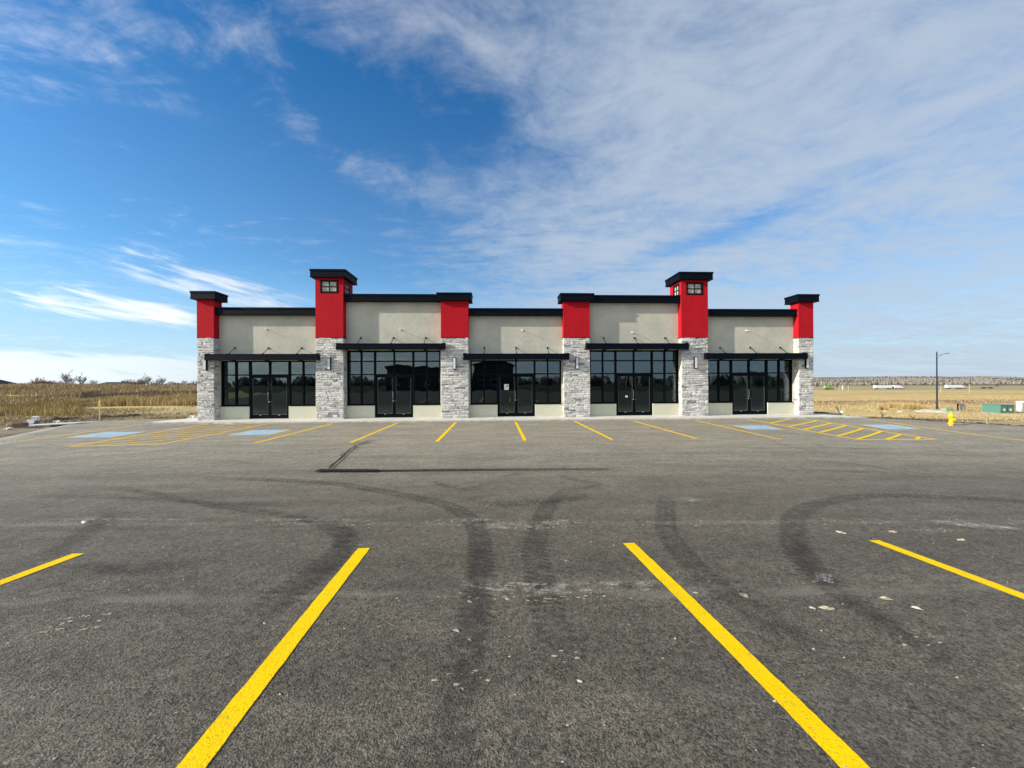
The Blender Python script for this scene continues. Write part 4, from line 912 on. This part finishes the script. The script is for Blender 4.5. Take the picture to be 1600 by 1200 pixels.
M_SOIL = mat('dark_clodded_soil', (.085, .062, .042), .95, nz=.55, nscale=5., bump=1., bscale=14., bdist=.08); M_SAND = mat('pale_sandy_soil', (.34, .28, .185), .95, nz=.25, nscale=4., bump=.9, bscale=16., bdist=.05)
windrow('soil_bank', [(-22.6, .5), (-21.9, 1.9), (-20.9, 2.4), (-20.6, 3.2), (-21., 4.6)], .95, .22, M_SOIL, 'dark clodded earth bank behind the survey stake on the left', 2)
windrow('soil_bank', [(17.9, 3.6), (20.6, 1.2), (22.0, -1.5), (24.2, -3.5), (27, -5.2)], 1.1, .09, M_SAND, 'low sandy earth bank along the right edge of the asphalt', 5)
windrow('soil_bank', [(18.9, .75), (19.3, -.5), (20.3, -1.7), (21.1, -2.9), (23.0, -4.2)], .22, .05, M_SOIL, 'thin dark line of clods where asphalt meets dirt on the right', 8)
windrow('soil_bank', [(-20.0, 3.0), (-18., 4.0), (-16.0, 3.6), (-14.8, 3.4)], .8, .10, M_SAND, 'pale rutted earth bank between stake and building on the left', 9)

# left edge debris and stake
st = tag(empty('survey_stake', (-20.35, 1.6, gz_(-20.35, 1.6))), 'pale wooden survey stake tied with yellow ribbon at the left edge of the lot', 'stake')
b = MB(); b.box(-.022, .022, -.012, .012, -.1, 1.0); b.poly([(-.022, -.012, 1.0), (.022, -.012, 1.0), (0, 0, 1.06)]); b.build('shaft', M_WOOD, st)
b = MB(); b.box(-.034, .034, -.022, .022, .76, .84); b.tube([(.03, 0, .80), (.10, -.02, .74), (.12, -.02, .58)], .014, 5); b.tube([(-.03, 0, .80), (-.09, -.02, .76), (-.11, .0, .68)], .012, 5); b.box(-.03, .03, -.018, .018, .88, .98); b.build('ribbon', M_RIB, st)
z0 = gz_(-20.4, -1.7)
b = MB(); b.box(-.19, .19, -.12, .12, 0, .19); tag(b.build('concrete_block', mat('brown_block', (.16, .10, .08), .9, nz=.2, nscale=12), None, loc=(-20.45, -1.60, z0)), 'brown concrete block at the far left edge of the asphalt', 'block').rotation_euler = (0, -.1, .25)
b = MB(); b.box(-.11, .11, -.10, .10, 0, .20); tag(b.build('concrete_offcut', M_WHITE, None, loc=(-23.2, 1.35, gz_(-23.2, 1.35) + .04)), 'upright white offcut at the upper end of the plank', 'offcut').rotation_euler = (.1, .1, .3)
b = MB(); b.box(-1.15, 1.15, -.11, .11, 0, .05); tag(b.build('plank', M_CONCK, None, loc=(-21.9, .0, gz_(-21.9, .0) + .06)), 'pale plank lying between the brown block and the white offcut', 'plank').rotation_euler = (0, -.03, 2.42)
b = MB(); b.prism([(-.6, -.25), (.9, -.32), (1.5, .1), (.4, .34), (-.7, .22)], 0, .04); tag(b.build('plastic_sheet', M_WHITE, None, loc=(-20.25, -1.0, gz_(-20.25, -1.0) + .02)), 'flat whitish sheet lying beside the brown block on the asphalt edge', 'sheet').rotation_euler[2] = .9
for k, (x, y, s, lab) in enumerate(((-20.1, -2.3, .13, 'pale stone just in front of the brown block'), (-20.9, .2, .16, 'grey stone between plank and dark earth bank'), (-16.2, 2.2, .2, 'flat pale stone beside the left end pier'), (-15.6, 2.6, .12, 'small white stone behind the left end pier'))):
    me = lump(s, s * .8, s * .6, 70 + k); me.materials.append(M_CONC); o = bpy.data.objects.new('field_stone', me); COL.objects.link(o); o.location = (x, y, gz_(x, y) + .02); tag(o, lab, 'stone', 'field stones along the left edge')

# ------------------------------------------------------------------ grasses
def blade_mat(name, c0, c1):
    M = bpy.data.materials.new(name); M.use_nodes = True; t, b, P = nodes_of(M); b.inputs['Roughness'].default_value = .85; b.inputs['Specular IOR Level'].default_value = .15
    g = t.new('ShaderNodeNewGeometry'); n = t.noise(P, .35, 4., .6)
    c = t.mix(g.outputs['Random Per Island'], c0, c1); c = t.mix(t.ss(n, .35, .7, 0., .5), c, tuple(q * .55 for q in c0)); t.put(b.inputs['Base Color'], c)
    return M
def grass(name, count, sampler, h, w_, mats, mixw, label, lean=.35):
    V = np.zeros((count * 5, 3), np.float32); F = []; MI = []
    k = 0
    for _ in range(count):
        x, y, hs = sampler()
        z = ground_z(x, y) - .02; a = rng.uniform(0, math.pi); ww = w_ * rng.uniform(.5, 1.4); hh = h * hs * rng.uniform(.5, 1.25); la = rng.uniform(0, 6.28); l_ = lean * hh * rng.uniform(.1, 1)
        ca, sa = math.cos(a) * ww / 2, math.sin(a) * ww / 2; lx, ly = math.cos(la) * l_, math.sin(la) * l_
        V[k] = (x - ca, y - sa, z); V[k + 1] = (x + ca, y + sa, z); V[k + 2] = (x + ca * .7 + lx * .35, y + sa * .7 + ly * .35, z + hh * .55); V[k + 3] = (x - ca * .7 + lx * .35, y - sa * .7 + ly * .35, z + hh * .55); V[k + 4] = (x + lx, y + ly, z + hh)
        F += [(k, k + 1, k + 2), (k, k + 2, k + 3), (k + 3, k + 2, k + 4)]; mi = int(rng.choice(len(mats), p=mixw)); MI += [mi] * 3; k += 5
    o = bpy.data.objects.new(name, np_mesh(name, V, F, mats, MI)); COL.objects.link(o); return tag(o, label, 'grass', None, 'stuff')
G_MUST = blade_mat('mustard_grass', (.36, .25, .075), (.58, .43, .17)); G_TAN = blade_mat('tan_grass', (.40, .31, .17), (.60, .49, .30)); G_BROWN = blade_mat('brown_weeds', (.17, .115, .07), (.34, .25, .16)); G_DARK = blade_mat('dark_weeds', (.06, .047, .043), (.16, .115, .09)); G_RUST = blade_mat('rusty_weeds', (.28, .16, .07), (.44, .28, .14)); G_OLV = blade_mat('olive_grass', (.27, .22, .085), (.42, .35, .16))
SY, CY = math.sin(YAW0), math.cos(YAW0)
def polar(z0, z1, t0, t1):
    """point at camera-axis distance z0..z1 and lateral ratio t0..t1 in the field of view"""
    while 1:
        zd = math.sqrt(rng.uniform(z0 * z0, z1 * z1)); tt = rng.uniform(t0, t1); X_ = tt * zd
        yield X_ * CY + zd * SY, zd * CY - X_ * SY - 19.08, zd
def samp(z0, z1, t0, t1, patch=0., seed=0, hf=None):
    g = polar(z0, z1, t0, t1)
    def f():
        while 1:
            x, y, zd = next(g)
            if patch and noise.noise(Vector((x * .16, y * .22, seed))) < rng.uniform(-patch, patch) * .5: continue
            if x > EDGE_Lmax(y) - .3 and x < EDGE_Rmin(y) + .3 and y < 2.3: continue
            return x, y, (hf(x, y, zd) if hf else 1.)
    return f
def EDGE_Lmax(y): return lerp_table(EDGE_L, y)
def EDGE_Rmin(y): return lerp_table(EDGE_R, y)
def wv(x, y, s=.12, k=0.): return noise.noise(Vector((x * s, y * s, 4.4 + k)))
grass('straw_litter', 30000, samp(17, 34, -1.45, -.72, .9, 1), .10, .045, [G_TAN, G_OLV, G_BROWN], [.62, .24, .14], 'short trampled straw and grass on the left between asphalt and tall grass', 1.2)
grass('tall_grass', 26000, samp(30.5, 36, -1.25, -.72, .5, 2, lambda x, y, z: (.25 + .85 * smooth(-1.22, -.92, x / max(z, 1))) * (.75 + .7 * wv(x, y, .3))), .72, .045, [G_MUST, G_TAN, G_OLV], [.50, .34, .16], 'tall mustard coloured grass at the foot of the left ridge')
grass('tall_weeds', 7000, samp(22, 31, -1.42, -1.12, 1.4, 6, lambda x, y, z: .5 + .9 * abs(wv(x, y, .5))), .55, .04, [G_OLV, G_MUST, G_RUST], [.50, .25, .25], 'loose olive and rusty weed clump standing in the straw at the far left')
grass('brown_weeds', 26000, samp(31, 46, -1.5, -.7, .5, 13, lambda x, y, z: .6 + .9 * abs(wv(x, y, .4))), .50, .05, [G_BROWN, G_TAN, G_MUST], [.36, .42, .22], 'brown weeds mixed through the slope of the left ridge')
grass('dark_weeds', 20000, samp(37, 43, -1.12, -.7, .6, 3, lambda x, y, z: .5 + .8 * abs(wv(x, y, .3, 3))), .55, .055, [G_BROWN, G_DARK], [.35, .65], 'dark weeds in the hollow below the left ridge')
grass('ridge_grass', 42000, samp(42, 60, -1.55, -.7, .0, 4, lambda x, y, z: .65 + .9 * abs(wv(x, y, .25))), .50, .06, [G_TAN, G_BROWN, G_RUST, G_MUST], [.46, .22, .17, .15], 'mixed tan and brown grass along the top of the left ridge')
grass('dry_grass', 7000, samp(22, 46, .72, 1.50, 1.6, 5), .10, .03, [G_TAN, G_MUST, G_BROWN], [.6, .25, .15], 'short dry grass on the dirt beyond the right edge of the lot', 1.)
grass('golden_grass', 34000, samp(50, 130, .70, 1.50, 1.2, 7, lambda x, y, z: .4 + 1.1 * abs(wv(x, y, .06))), .25, .05, [G_MUST, G_TAN, G_BROWN], [.40, .42, .18], 'golden prairie grass filling the field on the right')
grass('brown_grass_band', 12000, samp(72, 92, .70, 1.50, .8, 21, lambda x, y, z: .5 + abs(wv(x, y, .1))), .42, .07, [G_BROWN, G_DARK, G_TAN], [.6, .2, .2], 'brown weed strip crossing the golden field on the right')
grass('reed_clump', 5000, samp(56, 64, .95, 1.08, .3, 17, lambda x, y, z: 1.), .75, .06, [G_MUST, G_TAN], [.7, .3], 'tall golden reed patch in the field left of the lamp')

# ------------------------------------------------------------------ road with trucks, poles, far field
M_ROAD = mat('far_road', (.34, .31, .26), .9, nz=.1, nscale=.05)
def strip_road():
    V = []; F = []; n = 60
    for k in range(n + 1):
        x = 215 + (760 - 215) * k / n
        for s in (0, 1):
            y = 352 - .0 * x + s * 9; V.append((x, y, ground_z(x, 357) + .22))
    for k in range(n): F.append((2 * k, 2 * k + 2, 2 * k + 3, 2 * k + 1))
    o = bpy.data.objects.new('highway', np_mesh('highway', V, F, [M_ROAD], k=4)); COL.objects.link(o); tag(o, 'pale distant highway crossing the prairie on the right', None, None, 'structure')
strip_road()
M_TW = mat('white_truck_body', (.78, .78, .76), .45, nz=.04, nscale=.5); M_TANP = mat('tan_pole_paint', (.55, .50, .38), .8); M_TYRE = mat('tyre_rubber', (.02, .02, .02), .85); M_GREEN = mat('lime_green_body', (.20, .36, .07), .6); M_CAR = mat('dark_grey_car_paint', (.05, .05, .06), .3); M_GLZ = mat('vehicle_glass', (.02, .025, .03), .1)
def road_z(x, y): return ground_z(x, 357) + .22
def truck(name, x, y, L, body, label, cab=True, trailer2=0., heading=0.):
    z = road_z(x, y); root = tag(empty(name, (x, y, z), heading), label, 'truck')
    b = MB(); b.box(-L / 2, L / 2, -1.28, 1.28, 1.15, 4.0); b.build('trailer', body, root); b = MB(); b.box(-L / 2 + .5, L / 2 - .3, -1.0, 1.0, .85, 1.14); b.build('chassis', M_CAR, root)
    if trailer2: b = MB(); b.box(L / 2 + 2.6, L / 2 + 2.6 + trailer2, -1.28, 1.28, 1.1, 3.9); b.build('second_trailer', body, root); b = MB(); b.box(L / 2 + .1, L / 2 + 2.5, -.9, .9, .9, 2.9); b.build('coupling_frame', M_CAR, root)
    end = L / 2 + (2.6 + trailer2 if trailer2 else 0)
    if cab:
        b = MB(); b.box(end + .35, end + 2.5, -1.2, 1.2, .8, 3.4); b.box(end + 2.5, end + 4.0, -1.0, 1.0, .8, 2.0); cb = b.build('cab', body, root)
        b = MB(); b.box(end + 2.45, end + 2.53, -1.05, 1.05, 2.1, 3.0); b.build('windscreen', M_GLZ, cb)
    xs = [-L / 2 + 1.2, -L / 2 + 2.4, L / 2 - 1.5, L / 2 - 2.7] + ([end + 1.4, end + 3.2] if cab else []) + ([L / 2 + 3.8, end - 1.2] if trailer2 else [])
    for q in xs:
        for sy in (-1.15, 1.15): b = MB(); b.tube([(q, sy - .15, .52), (q, sy + .15, .52)], .52, 12); b.build('wheel', M_TYRE, root)
    return root
k_ = .93
truck('semi_truck', 395, 357, 17.5, M_TW, 'white semi truck pulling two trailers on the distant highway, left of the lamp', True, 6.)
truck('semi_truck', 471, 357, 15.5, M_TW, 'single white trailer truck on the distant highway, right of the lamp')
truck('green_truck', 336., 357, 5.0, M_GREEN, 'lime green truck on the distant highway beside the building', True)
def far_car(x, y, label, m, nm='car'):
    root = tag(empty(nm, (x, y, road_z(x, y))), label, 'car'); b = MB(); b.box(-2.3, 2.3, -.9, .9, .35, .95); b.build('body', m, root); b = MB(); b.box(-1.5, 1.2, -.8, .8, .951, 1.5); b.build('cabin', M_GLZ, root)
    for q in (-1.45, 1.45):
        for sy in (-.85, .85): b = MB(); b.tube([(q, sy - .1, .33), (q, sy + .1, .33)], .33, 12); b.build('wheel', M_TYRE, root)
far_car(504, 357, 'dark car on the distant highway near the right edge, front one', M_CAR); far_car(512, 357.5, 'dark grey car following close behind on the distant highway', M_CAR)
post('road_sign', 345.0, 349., 4.2, .45, M_WHITE, 'small white sign board standing by the highway near the green truck', 'sign', True)
for x, y, h, lab in ((218.3, 209.9, 4.6, 'thin pale pole in the field between building and lamp'), (232.8, 160.2, 4.3, 'thin pale pole in the field right of the lamp'), (223.5, 164.7, 3.6, 'faint pale pole just right of the street lamp'), (243., 243., 4.2, 'faint pale pole left of the white semi truck')):
    post('marker_pole', x, y, h, .075, M_TANP, lab, 'pole')

# ------------------------------------------------------------------ houses and trees on the left horizon
M_HROOF = mat('dark_slate_roof', (.035, .038, .045), .8, nz=.2, nscale=.6); M_HWALL = mat('grey_house_wall', (.20, .19, .18), .9)
def house(x, y, z, L, D_, hw, hr, rz, label, hip=.8):
    root = tag(empty('house', (x, y, z), rz), label, 'house')
    b = MB(); b.box(-L / 2, L / 2, -D_ / 2, D_ / 2, -2, hw); b.build('wall', M_HWALL, root)
    b = MB(); e = .5; A = [(-L / 2 - e, -D_ / 2 - e, hw), (L / 2 + e, -D_ / 2 - e, hw), (L / 2 + e, D_ / 2 + e, hw), (-L / 2 - e, D_ / 2 + e, hw)]; r1, r2_ = (-L / 2 + D_ / 2 * hip, 0, hw + hr), (L / 2 - D_ / 2 * hip, 0, hw + hr)
    b.quad(A[0], A[1], r2_, r1); b.quad(A[2], A[3], r1, r2_); b.poly([A[1], A[2], r2_]); b.poly([A[3], A[0], r1]); b.poly(A[::-1]); rf = b.build('roof', M_HROOF, root)
    for dx in (-L * .28, 0, L * .28):
        b = MB(); b.box(dx - .7, dx + .7, -D_ / 2 - .06, -D_ / 2 - .01, hw - 2.2, hw - .8); w_ = b.build('window', M_WHITE, root); b = MB(); b.box(dx - .6, dx + .6, -D_ / 2 - .075, -D_ / 2 - .062, hw - 2.1, hw - .9); b.build('pane', M_GLZ, w_)
    b = MB(); b.box(L * .1, L * .1 + .9, -.3, .6, hw + hr * .4, hw + hr + .6); b.build('chimney', M_HWALL, rf)
house(-201, 141, -.5, 13, 9, 3.3, 2.2, .3, 'dark hip roofed house at the far left, roof just above the ridge')
house(-193, 186, -1.2, 16, 10, 3.0, 1.9, .35, 'low dark roofed house between bare trees left of the building')

def bare_tree(seed, h, spread=.55, n1=9, dense=1.):
    """trunk and a crown of forked bare branches; returns two meshes"""
    r2 = random.Random(seed); tr = MB(); cr = MB(); top = h * .38
    tr.tube([(0, 0, -.5), (.05, 0, top * .5), (0, .05, top)], [h * .022, h * .018, h * .013], 6)
    def branch(p, dirv, ln, rad, lev):
        q = p + dirv * ln; mid = p.lerp(q, .5) + Vector((r2.uniform(-.06, .06), r2.uniform(-.06, .06), .03)) * ln
        cr.tube([tuple(p), tuple(mid), tuple(q)], [rad, rad * .8, rad * .5], 3, cap=False)
        if lev:
            for _ in range(r2.choice((3, 4)) if lev > 1 else int(4 * dense)):
                d2 = (dirv + Vector((r2.uniform(-.8, .8), r2.uniform(-.8, .8), r2.uniform(-.1, .7)))).normalized(); branch(p.lerp(q, r2.uniform(.35, 1)), d2, ln * r2.uniform(.45, .75), max(.022, rad * .62), lev - 1)
    for k in range(n1):
        a = r2.uniform(0, 6.28); z = top * r2.uniform(.45, 1); dv = Vector((math.cos(a) * spread, math.sin(a) * spread, r2.uniform(.7, 1.3))).normalized(); branch(Vector((0, 0, z)), dv, h * r2.uniform(.25, .42), h * .013, 3)
    return tr, cr
M_BARK = mat('grey_bark', (.12, .105, .095), .95); M_RTW = mat('rusty_shrub_twigs', (.20, .115, .06), .95, nz=.3, nscale=1.)
def make_tree(seed, h, **k):
    root = empty('bare_tree'); tr, cr = bare_tree(seed, h, **k); tr.build('trunk', M_BARK, root); cr.build('crown', M_TWIG2, root); return root
protos = [make_tree(11, 9.5, spread=.5), make_tree(12, 8., spread=.9, n1=11), make_tree(13, 10.5, spread=.38, n1=8), make_tree(14, 7., spread=1.1, n1=12)]
ords = ['first', 'second', 'third', 'fourth', 'fifth', 'sixth', 'seventh', 'eighth', 'ninth', 'tenth', 'eleventh', 'twelfth', 'thirteenth', 'fourteenth', 'fifteenth', 'sixteenth', 'seventeenth', 'eighteenth', 'nineteenth', 'twentieth', 'twenty-first', 'twenty-second', 'twenty-third', 'twenty-fourth', 'twenty-fifth', 'twenty-sixth', 'twenty-seventh', 'twenty-eighth', 'twenty-ninth', 'thirtieth', 'thirty-first', 'thirty-second', 'thirty-third', 'thirty-fourth', 'thirty-fifth', 'thirty-sixth']
def at_px(px, zd):                                             # lateral place of a thing at axis distance zd
    X_ = (px - 800) / 601 * zd; return X_ * CY + zd * SY, zd * CY - X_ * SY - 19.08
tree_px = [(60, 1.0, 0), (70, .8, 1), (94, 1.0, 1), (98, .9, 3), (104, 1.3, 2), (110, 1.0, 0), (118, .7, 3), (128, 1.15, 2), (134, .8, 1), (146, .75, 0), (154, .7, 3), (164, .72, 1), (199, .8, 0), (206, .75, 3), (214, 1.05, 1), (219, .9, 2), (224, .85, 0), (231, 1.05, 2), (235, .8, 3), (240, .85, 1), (247, .8, 0), (253, .95, 2), (258, .75, 3), (263, .8, 1), (268, .65, 0), (275, .7, 1), (283, .62, 3), (288, .7, 0), (294, .72, 1), (300, .65, 3), (305, .7, 0)]
used_p = set()
for k, (px, sc, pi) in enumerate(tree_px):
    zd = 205 + 45 * rng.random(); x, y = at_px(px, zd); o = protos[pi] if pi not in used_p else copy_tree(protos[pi]); used_p.add(pi)
    o.location = (x, y, ground_z(x, y) - .3); o.rotation_euler[2] = rng.uniform(0, 6.28); s = sc * zd / 232 * .86; o.scale = (s, s, s)
    tag(o, 'bare leafless tree, %s from the left along the left horizon' % ords[k], 'tree', 'bare trees beyond the left ridge')
def shrub(px, zd, h, lab, m):
    x, y = at_px(px, zd); root = tag(empty('shrub', (x, y, ground_z(x, y) - .1)), lab, 'shrub', 'rusty shrubs on the left ridge'); r2 = random.Random(int(px)); b = MB(); c = MB()
    for k in range(70):
        a = r2.uniform(0, 6.28); l_ = r2.uniform(.2, 1.1) * h; p1 = (math.cos(a) * l_ * .5, math.sin(a) * l_ * .5, h * r2.uniform(.3, .7)); p2 = (math.cos(a) * l_, math.sin(a) * l_, h * r2.uniform(.6, 1.05)); (b if k < 8 else c).tube([(0, 0, 0), p1, p2], [.03, .022, .01], 3, cap=False)
        for j in range(5): q = Vector(p1).lerp(Vector(p2), r2.random()); c.tube([tuple(q), (q.x + r2.uniform(-.2, .2), q.y + r2.uniform(-.2, .2), q.z + r2.uniform(.05, .35))], [.018, .008], 3, cap=False)
    b.build('stem', M_BARK, root); c.build('crown', m, root)
shrub(58, 62, .95, 'rusty brown shrub on the ridge right of the far left house', M_RTW); shrub(70, 62, 1.1, 'widest rusty shrub on the left ridge', M_RTW); shrub(82, 64, .85, 'small rusty shrub right of the widest one', M_RTW); shrub(205, 66, .8, 'rusty shrub on the ridge right of the low dark roof', M_RTW); shrub(218, 66, .9, 'rusty shrub on the ridge midway to the building', M_RTW)

# ------------------------------------------------------------------ far woodland on the right, and round the horizon
def foliage_mat(name, c0, c1):
    M = bpy.data.materials.new(name); M.use_nodes = True; t, b, P = nodes_of(M); b.inputs['Roughness'].default_value = .95; b.inputs['Specular IOR Level'].default_value = .1
    g = t.new('ShaderNodeNewGeometry'); t.put(b.inputs['Base Color'], t.mix(g.outputs['Random Per Island'], c0, c1)); return M
W_BARE = foliage_mat('bare_poplar_wood', (.19, .165, .14), (.27, .24, .205)); W_SPR = foliage_mat('dark_spruce', (.075, .09, .085), (.11, .125, .11)); W_OCH = foliage_mat('ochre_brush', (.21, .19, .155), (.25, .23, .185))  # far wood colours greyed, distance haze put into the colour
def woodland(name, n, place, mats, mixw, label):
    V = []; F = []; MI = []
    for _ in range(n):
        x, y, h, kind = place(); z = ground_z(x, y) - .5; mi = kind if kind is not None else int(rng.choice(len(mats), p=mixw)); i = len(V); m_ = 6; w_ = h * (.22 if mi == 1 else .45) * rng.uniform(.7, 1.3)
        prof = ((.5, .0), (1.0, .28 if mi != 1 else .12), (.85, .62), (.42 if mi != 1 else .3, .86)) if mi != 1 else ((.6, .0), (1., .15), (.62, .5), (.25, .8))
        for r_, f in prof:
            a0 = rng.uniform(0, 1)
            for k in range(m_):
                a = a0 + k * 6.2832 / m_; rr = w_ * r_ * rng.uniform(.7, 1.3); V.append((x + rr * math.cos(a), y + rr * math.sin(a), z + h * f * rng.uniform(.9, 1.1)))
        V.append((x, y, z + h * rng.uniform(.95, 1.1)))
        for q in range(3):
            for k in range(m_): j = (k + 1) % m_; a, b2, c, d_ = i + q * m_ + k, i + q * m_ + j, i + (q + 1) * m_ + j, i + (q + 1) * m_ + k; F += [(a, b2, c), (a, c, d_)]; MI += [mi, mi]
        for k in range(m_): F.append((i + 3 * m_ + k, i + 3 * m_ + (k + 1) % m_, i + 4 * m_)); MI.append(mi)
    o = bpy.data.objects.new(name, np_mesh(name, V, F, mats, MI)); COL.objects.link(o); return tag(o, label, 'woodland', None, 'stuff')
def pl_r():
    zd = math.sqrt(rng.uniform(1050 ** 2, 3200 ** 2)); px = rng.uniform(1180, 1720); x, y = at_px(px, zd)
    f = noise.noise(Vector((x * .004, y * .004, 1.))); g_ = noise.noise(Vector((px * .02, 7.7, 0)))
    if rng.random() > .62 + f: zd = rng.uniform(2300, 3300); x, y = at_px(px, zd)
    return x, y, rng.uniform(3, 9) * (1 + .6 * f + .5 * g_), (1 if rng.random() < (.10 + .35 * max(0, noise.noise(Vector((x * .006, y * .003, 9.))))) + (.3 if zd > 2400 else 0) else None)
woodland('distant_woodland', 12000, pl_r, [W_BARE, W_SPR, W_OCH], [.62, .08, .30], 'bare greyish woodland on the low hills along the right horizon')
def pl_b():
    a = rng.uniform(R(100), R(262)); d_ = rng.uniform(330, 520); return math.sin(a) * d_, math.cos(a) * d_ - 19, rng.uniform(6, 11), (1 if rng.random() < .35 else None)
woodland('woodland_belt', 1500, pl_b, [W_BARE, W_SPR, W_OCH], [.7, .2, .1], 'far belt of trees across the fields around the lot, seen in the windows')
def pl_l():
    zd = rng.uniform(230, 330); px = rng.uniform(95, 312); x, y = at_px(px, zd); return x, y, rng.uniform(1.6, 3.6) * (1 + .7 * noise.noise(Vector((px * .05, 3.3, 0)))), (0 if rng.random() < .8 else 2)
woodland('distant_brush', 900, pl_l, [W_BARE, W_SPR, W_OCH], [.8, .0, .2], 'low greyish brush line along the left horizon under the bare trees')
def spruce(px, zd, h, lab):
    x, y = at_px(px, zd); root = tag(empty('spruce_tree', (x, y, ground_z(x, y) + .6)), lab, 'tree', 'dark evergreens in the fields on the right'); b = MB(); b.tube([(0, 0, -1), (0, 0, h * .9)], [h * .03, h * .008], 6); b.build('trunk', M_BARK, root)
    V = []; F = []; r2 = random.Random(int(px * 7))
    for k in range(260):
        f = r2.random() ** .8; z = h * (.08 + .9 * f); rr = h * .24 * (1 - f) * r2.uniform(.5, 1.1); a = r2.uniform(0, 6.28); s = h * .06 * (1.3 - f); i = len(V); cx, cy = rr * math.cos(a), rr * math.sin(a)
        V += [(cx * .3, cy * .3, z + s * .6), (cx + s * math.sin(a), cy - s * math.cos(a), z - s * .4), (cx - s * math.sin(a), cy + s * math.cos(a), z - s * .4), (cx * 1.2, cy * 1.2, z - s)]; F += [(i, i + 1, i + 3), (i, i + 3, i + 2)]
    o = bpy.data.objects.new('crown', np_mesh('crown', V, F, [W_SPR])); COL.objects.link(o); o.parent = root
for px, zd, h, lab in ((1277, 640, 10, 'dark evergreen clump right against the building edge'), (1308, 560, 7, 'small pointed evergreen right of the green truck'), (1350, 760, 9, 'dark evergreen above the white semi trailer, left one'), (1371, 740, 10, 'dark evergreen above the white semi trailer, right one'),
                       (1403, 900, 9, 'round dark evergreen left of the street lamp'), (1475, 900, 9, 'dark evergreen just right of the street lamp top of field'), (1511, 620, 6, 'small evergreen right of the single trailer truck'), (1558, 520, 6, 'lone small dark evergreen near the right edge of the photo'), (1393, 1000, 10, 'evergreen behind the tail of the white semi truck')):
    spruce(px, zd, h, lab)
# far farm building on the hill
x, y = at_px(1512, 1900); fb = tag(empty('farm_building', (x, y, ground_z(x, y) + 6), .6), 'long dark roofed farm building on the far right hill', 'building'); b = MB(); b.box(-26, 26, -8, 8, -5, 4); b.build('wall', M_HWALL, fb); b = MB(); b.quad((-28, -9, 4), (28, -9, 4), (28, 0, 8), (-28, 0, 8)); b.quad((28, 9, 4), (-28, 9, 4), (-28, 0, 8), (28, 0, 8)); b.build('roof', M_HROOF, fb)

# ------------------------------------------------------------------ across the street behind the camera, mirrored in the shop windows
M_BW = mat('brown_cladding', (.10, .075, .06), .85, nz=.2, nscale=.4)
def back_building(x, y, L, D_, h, label, gable=False):
    root = tag(empty('commercial_building', (x, y, ground_z(x, y)), 0), label, 'building'); b = MB(); b.box(-L / 2, L / 2, -D_ / 2, D_ / 2, -.5, h); b.build('wall', M_BW, root)
    b = MB(); b.box(-L / 2 - .3, L / 2 + .3, -D_ / 2 - .3, D_ / 2 + .3, h, h + .5) if not gable else (b.quad((-L / 2 - .5, D_ / 2 + .5, h), (-L / 2 - .5, -D_ / 2 - .5, h), (-L / 2 - .5 + L / 2, -D_ / 2 - .5, h + 2.5), (0, D_ / 2 + .5, h + 2.5)), b.quad((0, D_ / 2 + .5, h + 2.5), (0, -D_ / 2 - .5, h + 2.5), (L / 2 + .5, -D_ / 2 - .5, h), (L / 2 + .5, D_ / 2 + .5, h)), b.poly([(-L / 2, D_ / 2 + .01, h), (0, D_ / 2 + .01, h + 2.45), (L / 2, D_ / 2 + .01, h)])); b.build('roof', M_HROOF, root)
    for k in range(int(L / 4)):
        xx = -L / 2 + 2 + 4 * k; b = MB(); b.box(xx - .9, xx + .9, D_ / 2 + .01, D_ / 2 + .06, 1, 2.6); w_ = b.build('window', M_WHITE, root); b = MB(); b.box(xx - .8, xx + .8, D_ / 2 + .062, D_ / 2 + .08, 1.1, 2.5); b.build('pane', M_GLZ, w_)
back_building(-17.5, -84, 19, 14, 5.6, 'long flat roofed brown building across the lot, mirrored in the second shop window')
back_building(-.5, -88, 11, 14, 6.6, 'brown gabled building across the lot, mirrored in the middle shop window', True)
